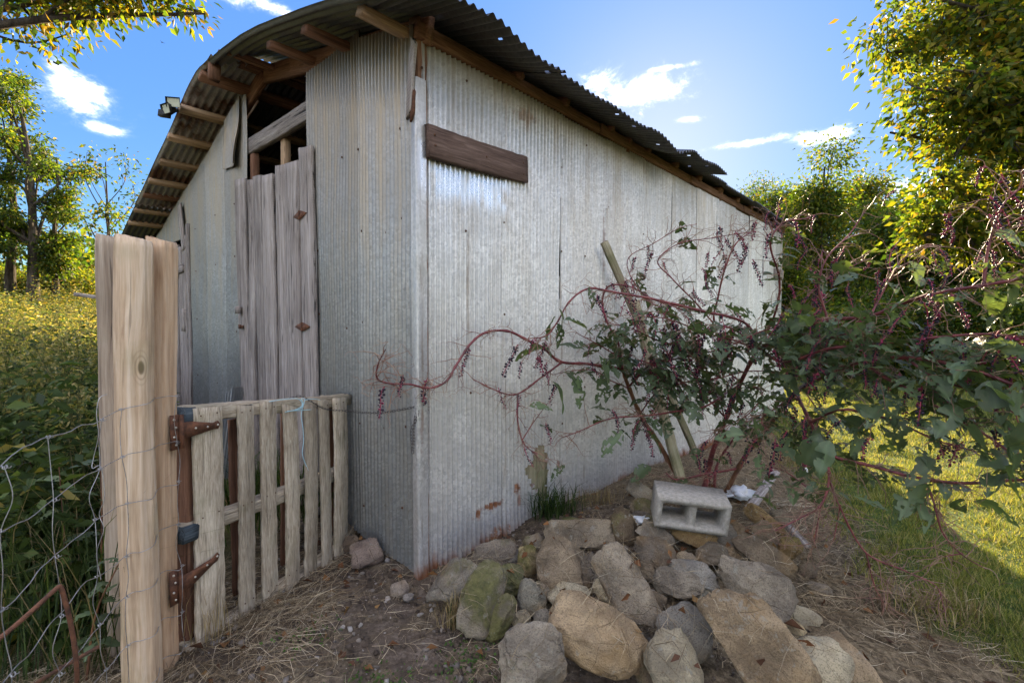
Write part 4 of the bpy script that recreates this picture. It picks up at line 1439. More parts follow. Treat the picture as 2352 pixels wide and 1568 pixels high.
GG = 'stones at the foot of the gable'
rock(804, 880, 1237, 1300, .0, 'block', (.33, .235, .175), 0, .1, 'reddish squared stone in the gap under the gable sheets', 2001, group=GG)
rock(776, 824, 1230, 1266, .0, 'round', (.30, .23, .17), 0, .1, 'low brown stone at the free end of the pallet gate', 2002, group=GG)
rock(780, 812, 1196, 1240, .02, 'round', (.34, .27, .18), .1, .3, 'yellowish stone under the gable sheet edge behind the gate', 2003, group=GG)
rock(500, 546, 1138, 1180, .1, 'round', (.40, .30, .16), .1, .1, 'yellowish stone in the grass behind the pallet gate', 2004, group=GG, Y=3.3)
rock(896, 940, 1335, 1372, .0, 'round', (.36, .31, .27), 0, .2, 'small pale stone in the dirt before the barn corner', 2005, group=GG)
rock(925, 952, 1362, 1382, .0, 'block', (.42, .38, .34), 0, .2, 'smallest whitish stone in the dirt before the barn corner', 2006, group=GG)
rock(640, 668, 1395, 1418, .0, 'round', (.40, .36, .32), 0, .2, 'little grey stone in the dirt beside the gate foot', 2007, group=GG)

# --- concrete block on top of the pile
import bmesh


def cinder_block(L, D, H):
    bm = bmesh.new()
    w = .032
    web = .034
    cells = [(-L / 2 + w, -web / 2), (web / 2, L / 2 - w)]
    r_ = .014

    def ringpts(x0, x1, y0, y1, r, n=4):
        P = []
        for (cx, cy, a0) in ((x1 - r, y1 - r, 0), (x0 + r, y1 - r, 90), (x0 + r, y0 + r, 180), (x1 - r, y0 + r, 270)):
            for i in range(n + 1):
                a = R(a0 + 90 * i / n)
                P.append((cx + r * math.cos(a), cy + r * math.sin(a)))
        return P
    outer = ringpts(-L / 2, L / 2, -H / 2, H / 2, .004, 2)
    inner = [ringpts(a, b, -H / 2 + w, H / 2 - w, r_) for a, b in cells]
    for y in (-D / 2, D / 2):
        es = []
        for loop in [outer] + inner:
            vs = [bm.verts.new((px_, y, pz_)) for px_, pz_ in loop]
            es += [bm.edges.new((vs[i], vs[(i + 1) % len(vs)])) for i in range(len(vs))]
        bmesh.ops.triangle_fill(bm, edges=es, use_beauty=True, use_dissolve=False)
    n0 = sum(len(l) for l in [outer] + inner)
    bm.verts.ensure_lookup_table()
    o = 0
    for loop in [outer] + inner:
        n = len(loop)
        for i in range(n):
            j = (i + 1) % n
            bm.faces.new((bm.verts[o + i], bm.verts[o + j], bm.verts[n0 + o + j], bm.verts[n0 + o + i]))
        o += n
    bmesh.ops.recalc_face_normals(bm, faces=bm.faces)
    bm.verts.index_update()
    V = [v.co[:] for v in bm.verts]
    F = [[v.index for v in f.verts] for f in bm.faces]
    bm.free()
    return V, F


V, F = cinder_block(.40, .20, .19)
bc = at(1583, 1165, 2.80)
yaw, rl = R(-9), R(-5)
X_ = Vector((math.cos(yaw), math.sin(yaw), math.sin(rl))).normalized()
Yb = Vector((-math.sin(yaw), math.cos(yaw), .16)).normalized()
Yb = (Yb - X_ * Yb.dot(X_)).normalized()
put('concrete_block', V, F, M_CONCRETE, None, frame(bc, X_, Yb, X_.cross(Yb)), label='grey two-hole concrete block lying on top of the stone pile', category='block')
v, f = tube([at(1551, 1256, 2.98)[:], at(1624, 1266, 2.96)[:]], .038, 18)
v2, f2 = tube([at(1551, 1256, 2.98)[:], at(1624, 1266, 2.96)[:]], .031, 18)
put('pipe', np.vstack([v, v2]), [f, f2[:, ::-1] + len(v)] + [np.array([[i, (i + 1) % 18, 36 + (i + 1) % 18, 36 + i] for i in range(18)])], M_PIPE, None, smooth=True, label='short grey pipe wedged among the stones below the concrete block', category='pipe')

# --- boards leaning on the wall and lying about
board('leaning_board', at(1612, 1075, 4.75), at(1388, 556, 4.02), .065, .028, M_LEAN, None, side=(0.2, -1, .2), label='long narrow board leaning on the wall, the farther of two', category='board', group='boards leaning on the side wall')
board('leaning_board', at(1568, 1125, 3.85), at(1456, 690, 4.15), .08, .04, M_LEAN, None, side=(0.2, -1, .2), label='mossy board leaning among the red stems, nearer of two', category='board', group='boards leaning on the side wall')
board('fallen_plank', at(1718, 1172, 3.35), at(1782, 1082, 3.95), .065, .022, M_DOOR, None, side=(0, -.4, 1), label='small bleached plank lying beyond the concrete block', category='plank')
board('fallen_plank', at(1806, 1205, 3.20), at(1852, 1256, 2.98), .05, .025, M_DOOR, None, side=(0, -.4, 1), label='short weathered plank lying right of the thin brown flagstone', category='plank')
# crumpled plastic
pv, pf = ico(3)
for (px, py, Y, a, b, lab) in ((1702, 1132, 3.75, .12, .035, 'crumpled white plastic sheet behind the concrete block'), (1472, 1194, 2.98, .05, .02, 'scrap of pale plastic between stones left of the concrete block'), (1850, 1080, 4.6, .03, .02, 'scrap of white litter in the straw near the lawn')):
    s_ = SN(int(px), 1.1, 10, 3)
    V = pv * (1 + .45 * s_(pv))[:, None] * np.array([a, a * .6, b])
    put('plastic_scrap', V, pf, M_PLASTIC, None, Matrix.Translation(at(px, py, Y)) @ Matrix.Rotation(.5, 4, 'Z'), label=lab, category='litter')
# ------------------------------------------------------------------ pokeweed sprawling over the pile
def stem_mat(name, a, b, c):
    m, g = material(name)
    o = g.obj()
    n = g.noise(g.scale(o, (1, 1, .4)), 14.0, 4.0, .6)
    g.surf(g.ramp(n, [(.3, a), (.52, b), (.75, c)]), .45, 0, g.bump(n, .3, .003), .5)
    return m


M_STEM = stem_mat('red_pokeweed_stem', (.060, .016, .016), (.17, .034, .036), (.29, .085, .07))
M_OLD = stem_mat('dry_pokeweed_stem', (.07, .03, .016), (.19, .085, .04), (.33, .18, .08))
M_TWIG = stem_mat('thin_red_twigs', (.12, .055, .04), (.25, .13, .085), (.38, .28, .16))
M_PALE = stem_mat('bleached_twigs', (.22, .17, .11), (.38, .31, .21), (.5, .43, .32))


def berry_mat():
    m, g = material('pokeweed_berries')
    c = g.n('ShaderNodeAttribute', attribute_name='col').outputs['Color']
    g.surf(c, .45, 0, None, .35)
    return m


M_BERRY = berry_mat()


def leaf_mat():
    m, g = material('pokeweed_leaf')
    c = g.n('ShaderNodeAttribute', attribute_name='col').outputs['Color']
    t = tone(g, .65, 1.35)
    c = g.mix(1.0, c, g.n('ShaderNodeCombineColor', {0: t, 1: t, 2: t}).outputs[0], 'MULTIPLY')
    n = g.noise(g.obj(), 30.0, 4.0, .6)
    c = g.mix(g.m('MULTIPLY', g.step(n, .58, .72), .5), c, (.16, .11, .04))
    p = g.n('ShaderNodeBsdfPrincipled', {'Base Color': c, 'Roughness': .42, 'Specular IOR Level': .45, 'Normal': g.bump(n, .3, .004)}).outputs[0]
    tr = g.n('ShaderNodeBsdfTranslucent', {'Color': g.mix(1.0, c, (1.5, 1.5, .5), 'MULTIPLY')}).outputs[0]
    g.out(g.n('ShaderNodeMixShader', {0: .35, 1: p, 2: tr}).outputs[0])
    return m


M_POKE = leaf_mat()
pk = np.random.default_rng(101)


def poke_leaf(seed, L=1.0, wid=.26, eaten=.10, fold=.25, droop=.35):
    """lance-shaped blade along +x, unit length, chewed edges and holes"""
    r = np.random.default_rng(seed)
    nu, nv = 14, 6
    u = np.linspace(0, 1, nu + 1)
    w = wid * np.sin(np.pi * np.clip(u, 0, 1) ** .85) ** .8 * (1 - .25 * u)
    V, C_ = [], []
    wob = SN(seed, 1.6, 8)
    for i in range(nu + 1):
        for j in range(nv + 1):
            q = (j / nv * 2 - 1)
            x, y = u[i], q * w[i] * (1 + .10 * math.sin(i * 2.4 + seed + (q > 0)))
            z = abs(q) * w[i] * fold - droop * u[i] ** 1.8 + .03 * wob(np.array([[x, y, 0]]))[0]
            V.append((x * (1 - .12 * u[i]), y, z))
            k = 1.0 + .35 * (abs(q) < .1)
            C_.append((.098 * k, .138 * k, .066 * k))
    ii = (np.arange(nu)[:, None] * (nv + 1) + np.arange(nv)[None]).reshape(-1)
    F = np.stack([ii, ii + 1, ii + nv + 2, ii + nv + 1], -1)
    Va = np.array(V)
    c = Va[F].mean(1)
    hs = SN(seed + 3, 3.2, 10, 2)
    keep = hs(c) < 1.0 - eaten * 5
    keep &= ~((np.abs(c[:, 1]) > .55 * wid * np.sin(np.pi * np.clip(c[:, 0], 0, 1))) & (r.random(len(F)) < eaten * 2.2))
    keep |= np.abs(c[:, 1]) < .03
    F = F[keep]
    return Va, F, np.array(C_)


LEAVES = []
for k in range(10):
    v_, f_, c_ = poke_leaf(500 + k, wid=.24 + .025 * (k % 4), eaten=(.03, .08, .12, .06, .15)[k % 5], droop=.15 + .1 * (k % 4))
    LEAVES.append(mesh('leaf', v_, f_, M_POKE, True, c_))
LEAF_RAW = [poke_leaf(560 + k, wid=.27, eaten=.1, droop=.2 + .1 * k) for k in range(4)]

# racemes: a drooping stalk set with berries, or what is left of one
bv, bf = ico(1)


def raceme(seed, n, L=.13, ripe=.7):
    r = np.random.default_rng(seed)
    t = np.linspace(0, 1, 9)
    P = np.stack([.35 * L * np.sin(t * 1.3), .06 * L * np.sin(t * 5 + seed), -L * t ** 1.25], -1)
    Vs, Fs, Cs = [], [], []
    v, f = tube(P, np.linspace(.0024, .0014, 9), 4)
    Vs.append(v)
    Fs.append(f)
    Cs.append(np.tile((.30, .035, .075), (len(v), 1)))
    o = len(v)
    tri = []
    for i in range(n):
        q = .12 + .86 * (i + r.random() * .6) / max(n, 1)
        c = np.array([np.interp(q, t, P[:, j]) for j in range(3)])
        a = i * 2.4 + r.random()
        d = np.array([math.cos(a), math.sin(a), -.15]) * (.0075 + .003 * r.random())
        rad = .0056 * r.uniform(.7, 1.15) * (1.05 - .45 * q * (r.random() < .5))
        tri.append(bf + o)
        Vs.append(bv * rad * np.array([1, 1, .85]) + c + d)
        Cs.append(np.tile((.022, .012, .026) if r.random() < ripe else (.20, .02, .06), (len(bv), 1)))
        o += len(bv)
        v, f = tube(np.array([c, c + d]), .0009, 3)
        Vs.append(v)
        Fs.append(f + o)
        Cs.append(np.tile((.30, .035, .075), (len(v), 1)))
        o += len(v)
    return np.concatenate(Vs), [np.concatenate(Fs)] + ([np.concatenate(tri)] if tri else []), np.concatenate(Cs)


RAC = []
for k in range(8):
    v_, f_, c_ = raceme(700 + k, (34, 26, 18, 30, 10, 22, 14, 38)[k], (.14, .12, .11, .15, .12, .10, .12, .16)[k], (.95, .85, .9, .7, .9, .5, .95, .8)[k])
    RAC.append(mesh('berry_cluster', v_, f_, M_BERRY, True, c_))

BR0 = [  # (px, py, depth) along each stem, radius at base and tip, kind
    # trunks
    ([(1566, 1112, 4.00), (1520, 1030, 3.92), (1470, 950, 3.8), (1442, 890, 3.7), (1430, 845, 3.62)], .022, .014, 'o'),
    ([(1618, 1120, 3.95), (1636, 1040, 3.9), (1668, 960, 3.8), (1700, 880, 3.7), (1740, 800, 3.5)], .024, .015, 'o'),
    ([(1668, 1130, 3.9), (1710, 1050, 3.75), (1760, 985, 3.6), (1830, 900, 3.3), (1900, 850, 3.0)], .022, .013, 'o'),
    ([(1640, 1122, 4.0), (1650, 1060, 4.0), (1690, 1000, 3.9)], .014, .008, 'o'),
    # to the left across the wall
    ([(1430, 845, 3.62), (1360, 838, 3.5), (1290, 832, 3.35), (1240, 795, 3.22), (1180, 765, 3.1), (1120, 762, 2.98), (1085, 785, 2.9), (1050, 835, 2.82), (1025, 875, 2.76), (985, 892, 2.68), (940, 885, 2.58), (895, 882, 2.5), (866, 868, 2.45), (870, 835, 2.43), (888, 800, 2.42)], .012, .003, 's'),
    ([(1290, 832, 3.35), (1245, 865, 3.2), (1190, 905, 3.1), (1135, 897, 3.02), (1085, 875, 2.95)], .008, .003, 's'),
    ([(1190, 905, 3.1), (1190, 960, 3.05), (1200, 1010, 3.02), (1215, 1030, 3.0), (1235, 1042, 2.98)], .007, .003, 's'),
    ([(1200, 1010, 3.02), (1225, 970, 3.02), (1255, 930, 3.02)], .004, .002, 's'),
    # high arch over to the left
    ([(1430, 845, 3.62), (1420, 790, 3.6), (1395, 740, 3.6), (1385, 690, 3.6), (1400, 655, 3.55), (1440, 655, 3.5), (1500, 690, 3.4), (1580, 715, 3.3)], .010, .005, 's'),
    ([(1740, 800, 3.5), (1715, 740, 3.4), (1620, 715, 3.2), (1540, 695, 3.1), (1460, 680, 3.0), (1400, 668, 2.95), (1350, 665, 2.9), (1310, 690, 2.85), (1280, 740, 2.8), (1255, 770, 2.78), (1215, 775, 2.76)], .011, .0035, 's'),
    ([(1700, 880, 3.7), (1620, 935, 3.4), (1540, 945, 3.3), (1450, 955, 3.2), (1390, 965, 3.15), (1330, 990, 3.1), (1290, 1005, 3.1)], .008, .003, 's'),
    ([(1690, 1075, 3.3), (1640, 1082, 3.3), (1590, 1095, 3.3), (1550, 1098, 3.35), (1530, 1085, 3.4)], .008, .005, 's'),
    # tall canes over the wall
    ([(1740, 800, 3.5), (1690, 760, 3.5), (1640, 740, 3.5), (1650, 680, 3.45), (1665, 620, 3.4), (1690, 560, 3.4), (1730, 530, 3.4)], .009, .004, 's'),
    ([(1640, 740, 3.5), (1590, 690, 3.5), (1545, 640, 3.5), (1510, 600, 3.55), (1560, 560, 3.6), (1640, 545, 3.6), (1720, 535, 3.6)], .006, .003, 's'),
    ([(1740, 800, 3.5), (1780, 720, 3.3), (1790, 640, 3.2), (1770, 560, 3.1), (1800, 510, 3.1), (1860, 500, 3.1)], .009, .004, 's'),
    ([(1520, 710, 3.4), (1480, 680, 3.5), (1440, 600, 3.7), (1500, 560, 3.7), (1560, 525, 3.7), (1600, 515, 3.7)], .005, .002, 's'),
    # the broad spread to the right
    ([(1740, 800, 3.5), (1820, 760, 3.1), (1900, 735, 2.8), (2000, 725, 2.55), (2100, 690, 2.35), (2190, 665, 2.2), (2260, 655, 2.1), (2352, 640, 2.0), (2420, 620, 1.95)], .013, .006, 's'),
    ([(2260, 655, 2.1), (2265, 600, 2.1), (2280, 530, 2.1), (2305, 470, 2.1), (2352, 425, 2.1)], .008, .003, 's'),
    ([(1830, 900, 3.3), (1900, 860, 2.9), (1980, 830, 2.6), (2080, 820, 2.35), (2200, 840, 2.1), (2310, 880, 1.95), (2420, 930, 1.85)], .013, .006, 's'),
    ([(1830, 900, 3.3), (1860, 970, 2.9), (1900, 1040, 2.65), (2000, 1070, 2.45), (2120, 1095, 2.3), (2230, 1110, 2.2), (2352, 1105, 2.1), (2420, 1095, 2.0)], .011, .005, 's'),
    ([(2120, 1095, 2.3), (2145, 1150, 2.25), (2165, 1220, 2.22), (2210, 1275, 2.2), (2265, 1310, 2.18)], .006, .002, 's'),
    ([(2210, 1275, 2.2), (2160, 1285, 2.2)], .004, .002, 's'),
    ([(1900, 1040, 2.65), (1905, 1100, 2.55), (1885, 1160, 2.5), (1840, 1190, 2.5), (1780, 1218, 2.5)], .008, .003, 's'),
    ([(1905, 1100, 2.55), (1930, 1160, 2.5), (1990, 1270, 2.45), (2080, 1310, 2.4), (2150, 1345, 2.35), (2170, 1400, 2.3)], .006, .002, 's'),
    ([(1930, 1160, 2.5), (1915, 1240, 2.5)], .004, .002, 's'),
    ([(1990, 1270, 2.45), (2010, 1340, 2.42), (2035, 1385, 2.4)], .004, .0015, 's'),
    ([(1885, 1160, 2.5), (1870, 1245, 2.5)], .004, .002, 's'),
    ([(1850, 1120, 2.8), (1800, 1080, 2.9), (1740, 1060, 3.0)], .004, .002, 's'),
    ([(1980, 830, 2.6), (2060, 880, 2.4), (2150, 930, 2.25), (2240, 985, 2.1), (2352, 1060, 1.95)], .009, .004, 's'),
    ([(1900, 735, 2.8), (1880, 660, 2.8), (1900, 590, 2.8), (1950, 540, 2.8), (1990, 480, 2.8)], .008, .003, 's'),
    ([(2000, 725, 2.55), (2040, 650, 2.6), (2080, 590, 2.6), (2140, 560, 2.6)], .006, .002, 's'),
    ([(1820, 760, 3.1), (1850, 690, 3.1), (1900, 640, 3.1), (1980, 600, 3.1)], .007, .003, 's'),
    ([(1740, 800, 3.5), (1800, 830, 3.0), (1900, 800, 2.7), (2020, 790, 2.45), (2150, 780, 2.25), (2280, 770, 2.1), (2400, 780, 2.0)], .010, .005, 's'),
    ([(2080, 820, 2.35), (2150, 870, 2.2), (2240, 900, 2.1), (2352, 960, 2.0)], .007, .003, 's'),
    ([(1860, 970, 2.9), (1930, 940, 2.6), (2030, 960, 2.4), (2150, 1010, 2.25), (2260, 1040, 2.15)], .008, .003, 's'),
    ([(1850, 900, 3.2), (1880, 960, 3.1), (1850, 1050, 3.0), (1840, 1110, 3.0)], .005, .002, 's'),
]
MORE = [
    ([(1442, 890, 3.7), (1480, 850, 3.6), (1530, 825, 3.5), (1600, 815, 3.4), (1680, 790, 3.3), (1760, 760, 3.2), (1850, 735, 3.0)], .008, .004, 's'),
    ([(1668, 960, 3.8), (1610, 905, 3.6), (1550, 865, 3.5), (1490, 835, 3.45), (1430, 820, 3.4), (1370, 790, 3.35), (1330, 770, 3.3)], .008, .003, 's'),
    ([(1700, 880, 3.7), (1640, 835, 3.5), (1570, 800, 3.4), (1500, 775, 3.3), (1440, 752, 3.25), (1390, 740, 3.2)], .007, .003, 's'),
    ([(1740, 800, 3.5), (1680, 780, 3.3), (1610, 760, 3.2), (1540, 735, 3.1), (1470, 725, 3.0)], .006, .003, 's'),
    ([(1668, 960, 3.8), (1640, 900, 3.6), (1600, 850, 3.5), (1560, 790, 3.4), (1530, 740, 3.4)], .006, .003, 's'),
    ([(1470, 950, 3.8), (1510, 900, 3.6), (1570, 880, 3.5), (1640, 870, 3.4), (1720, 850, 3.3), (1790, 860, 3.1)], .006, .003, 's'),
    ([(1700, 880, 3.7), (1750, 900, 3.4), (1720, 950, 3.3), (1660, 985, 3.3), (1640, 1030, 3.3)], .005, .003, 's'),
    ([(1442, 890, 3.7), (1400, 870, 3.5), (1360, 850, 3.4), (1310, 850, 3.3), (1270, 860, 3.2)], .005, .002, 's'),
    ([(1740, 800, 3.5), (1790, 790, 3.2), (1850, 800, 2.95), (1930, 770, 2.7), (2010, 760, 2.5)], .007, .003, 's'),
    ([(1830, 900, 3.3), (1790, 930, 3.1), (1750, 960, 3.0), (1780, 1000, 2.9)], .005, .002, 's'),
]
BR = BR0 + MORE
root_p = Vector((1.62, 4.0, .1))
poke = thing('pokeweed', root_p, 'sprawling pokeweed with red stems, chewed leaves and dark berry clusters', 'plant')
anchors = []           # (point, direction, depth weight) along the fruiting stems
for k, (pts, r0, r1, kd) in enumerate(BR):
    P = np.array([at(*p_)[:] for p_ in pts])
    P = catmull(P, 7)
    P = P + SN(800 + k, 2.5, 8)(P)[:, None] * np.array([[.006, .006, .006]])
    rr = np.linspace(r0, r1, len(P)) * (1 + .28 * (np.arange(len(P)) % 5 == 0)) * .92
    v, f = tube(P, rr, 9 if kd == 'o' else 7)
    put('stem', v, f, M_OLD if kd == 'o' and k % 2 == 0 else M_STEM, poke, smooth=True)
    if kd == 's':
        T = np.gradient(P, axis=0)
        T /= np.linalg.norm(T, axis=1)[:, None]
        for i in range(2, len(P)):
            anchors.append((P[i], T[i], pts[0][0], k))

# side twigs grow from the stems; racemes and leaves hang on both
twigs, tips = [], []
for (p_, t_, x0, k) in anchors:
    if pk.random() > .62:
        continue
    px = 1176 + FPX * p_[0] / p_[1]
    py = 750 - FPX * (p_[2] - 1.5) / p_[1]
    n_tw = 1 if px < 1450 else (2 if pk.random() < .6 else 1)
    for _ in range(n_tw):
        d = pk.normal(size=3) * np.array([1, .8, .6]) + t_ * .9 + np.array([0, 0, .25])
        d /= np.linalg.norm(d)
        L = pk.uniform(.08, .26) * (1.0 if px > 1400 else .75)
        n = 6
        q = [p_]
        for i in range(n):
            d = d + pk.normal(0, .22, 3) + np.array([0, 0, -.10])
            d /= np.linalg.norm(d)
            q.append(q[-1] + d * L / n)
        q = np.array(q)
        twigs.append((q, np.linspace(.0026, .0011, n + 1)))
        tips.append((q[-1], d, px, py))
        if pk.random() < .6:
            m_ = q[3]
            dd = pk.normal(size=3)
            dd /= np.linalg.norm(dd)
            q2 = np.array([m_ + dd * L * .5 * s_ + np.array([0, 0, -.04]) * s_ ** 2 for s_ in np.linspace(0, 1, 5)])
            twigs.append((q2, np.linspace(.0018, .0008, 5)))
            tips.append((q2[-1], dd, px, py))
v, f = tubes(twigs, 4)
put('twigs', v, f, M_TWIG, poke, smooth=True, kind='stuff')
# bare curling stalks
curls = []
for (p_, d, px, py) in tips:
    for _ in range(2 if px < 1800 else 1):
        dd = pk.normal(size=3)
        dd /= np.linalg.norm(dd)
        q = [p_]
        for i in range(5):
            dd = dd + pk.normal(0, .55, 3)
            dd /= np.linalg.norm(dd)
            q.append(q[-1] + dd * pk.uniform(.008, .026))
        curls.append((np.array(q), np.linspace(.0011, .0006, 6)))
v, f = tubes(curls, 3)
put('dry_stalks', v, f, M_PALE if False else M_TWIG, poke, smooth=True, kind='stuff')

# berry clusters
n_r = 0
order = pk.permutation(len(tips))
for i in order:
    p_, d, px, py = tips[i]
    if py > 1010 or n_r > 265:
        continue
    if pk.random() < (.30 if px < 1450 else .75):
        M = Matrix.Translation(Vector(p_)) @ Matrix.Rotation(pk.uniform(0, 6.28), 4, 'Z') @ Matrix.Rotation(pk.normal(0, .3), 4, 'X') @ Matrix.Scale(pk.uniform(.85, 1.5), 4)
        again('berry_cluster', RAC[pk.integers(len(RAC))], M, poke)
        n_r += 1

# leaves: sparse on the left, thick on the right
rest_V, rest_F, rest_C, ro = [], [], [], 0
n_l = 0


def leaf_M(p_, d, L, roll=0.0):
    x = Vector(d).normalized()
    z = UP - x * x.z
    if z.length < .05:
        z = Vector((1, 0, 0))
    z.normalize()
    y = z.cross(x)
    z2 = z * math.cos(roll) + y * math.sin(roll)
    y2 = z2.cross(x)
    return frame(p_, x, y2, z2) @ Matrix.Scale(L, 4)


HAND = [((1270, 872), (1310, 935), 3.2, .26, .4), ((1330, 862), (1325, 945), 3.18, .25, -.4), ((1375, 815), (1400, 870), 3.2, .27, .2), ((1378, 860), (1375, 935), 3.15, .22, .9),
        ((1430, 990), (1370, 1055), 3.1, .24, .8), ((1495, 1070), (1435, 1095), 3.3, .18, .5), ((1490, 715), (1450, 720), 3.3, .16, .3), ((1530, 770), (1470, 745), 3.2, .17, .2),
        ((1880, 1000), (1850, 1100), 2.5, .26, .8), ((1905, 1010), (1870, 1120), 2.45, .22, .3), ((2150, 1055), (2095, 1100), 2.2, .20, .6), ((2240, 1030), (2330, 1075), 2.0, .24, .2), ((2310, 1050), (2260, 1060), 2.0, .2, .8),
        ((2190, 960), (2250, 1000), 2.05, .2, .4), ((2300, 960), (2340, 1050), 1.95, .24, 1.0), ((2200, 930), (2150, 1000), 2.1, .22, .4), ((1980, 985), (1960, 1050), 2.5, .18, .9), ((2050, 950), (2080, 1030), 2.3, .2, -.6)]
for (a, b, Y, L, roll) in HAND:
    p0, p1 = at(*a, Y), at(*b, Y - .06)
    again('leaf', LEAVES[pk.integers(len(LEAVES))], leaf_M(p0, p1 - p0, L, roll), poke)
    n_l += 1
cand = []
for (p_, t_, x0, k) in anchors:
    px = 1176 + FPX * p_[0] / p_[1]
    py = 750 - FPX * (p_[2] - 1.5) / p_[1]
    cand.append((px, py, p_, t_))
for (p_, d, px, py) in tips:
    cand.append((px, py, p_, d))
cl = []
for (px, py, p_, t_) in cand:
    if px < 1380:
        dens = (.16 if 700 < py < 950 else .05) if px > 1230 else 0
    elif px < 1780:
        dens = (.70 if 740 < py < 960 else .15 if 640 < py < 1000 else .06)
    else:
        dens = (.05 if py < 600 else .2 if py < 720 else 1.15 if py < 1000 else .5 if py < 1110 else 0)
    if px > 2300:
        dens *= .7
    for _ in range(pk.poisson(dens)):
        d = pk.normal(size=3) * np.array([1, .9, .35]) + np.array([.45, -.15, -.25])
        q = p_ + pk.normal(0, .035, 3)
        cl.append((q, d, pk.uniform(.08, .20) * (1.0 if px > 1900 else 1.05), pk.normal(0, .5)))
cl.sort(key=lambda c: -c[2] / c[0][1])
for i, (q, d, L, roll) in enumerate(cl):
    if n_l < 298:
        again('leaf', LEAVES[pk.integers(len(LEAVES))], leaf_M(q, d, L, roll), poke)
        n_l += 1
    elif i < 900:
        v_, f_, c_ = LEAF_RAW[i % 4]
        M = np.array(leaf_M(q, d, L, roll))
        rest_V.append(v_ @ M[:3, :3].T + M[:3, 3])
        rest_F.append(f_ + ro)
        rest_C.append(c_)
        ro += len(v_)
if rest_V:
    put('foliage', np.concatenate(rest_V), np.concatenate(rest_F), M_POKE, poke, smooth=True, col=np.concatenate(rest_C), kind='stuff')
print('pokeweed: leaves', n_l, 'of', len(cl), 'clusters', n_r, 'twigs', len(twigs))
# fallen pale twigs beside the plank
tw_ = []
for k in range(9):
    a = at(1780 + pk.normal(0, 25), 1110 + pk.normal(0, 18), 3.75)
    a.z = float(gz(a.x, a.y)) + .03
    d = Vector((pk.normal(.6, .4), pk.normal(-.3, .4), pk.normal(.02, .06))) * pk.uniform(.12, .35)
    m_ = a + d * .5 + Vector(pk.normal(0, .03, 3))
    b = a + d
    b.z = max(b.z, float(gz(b.x, b.y)) + .01)
    tw_.append((catmull([a[:], m_[:], b[:]], 4), .003))
v, f = tubes(tw_, 5)
put('dead_twigs', v, f, M_PALE, None, smooth=True, label='bleached dead twigs lying beside the small ground plank', category='twigs', kind='stuff')
# ------------------------------------------------------------------ trees and woods
def leaf_cloud(Cn, D, Ln, Wd, fold=.22, rnd=None):
    """many small folded blades: centres, directions, lengths, widths"""
    n = len(Cn)
    r = rnd or np.random.default_rng(1)
    D = D / (np.linalg.norm(D, axis=1)[:, None] + 1e-9)
    A = r.normal(size=(n, 3))
    S = np.cross(D, A)
    S /= np.linalg.norm(S, axis=1)[:, None] + 1e-9
    N = np.cross(S, D)
    Ln, Wd = np.broadcast_to(Ln, (n,))[:, None], np.broadcast_to(Wd, (n,))[:, None]
    b = Cn
    tip = Cn + D * Ln - np.array([0, 0, .18]) * Ln
    l = Cn + D * Ln * .42 + S * Wd * .5 + N * Wd * fold
    q = Cn + D * Ln * .42 - S * Wd * .5 + N * Wd * fold
    V = np.stack([b, l, tip, q], 1).reshape(-1, 3)
    i = np.arange(n)[:, None] * 4
    F = np.concatenate([np.hstack([i, i + 1, i + 2]), np.hstack([i, i + 2, i + 3])])
    return V, F


def leaf_cols(n, pal, w, r, var=.25):
    pal = np.array(pal)
    c = pal[r.choice(len(pal), n, p=np.array(w) / sum(w))] * r.uniform(1 - var, 1 + var, (n, 1))
    return np.repeat(c, 4, 0)


GREENS = [(.040, .068, .014), (.070, .105, .018), (.125, .145, .022), (.24, .20, .025), (.27, .15, .025)]


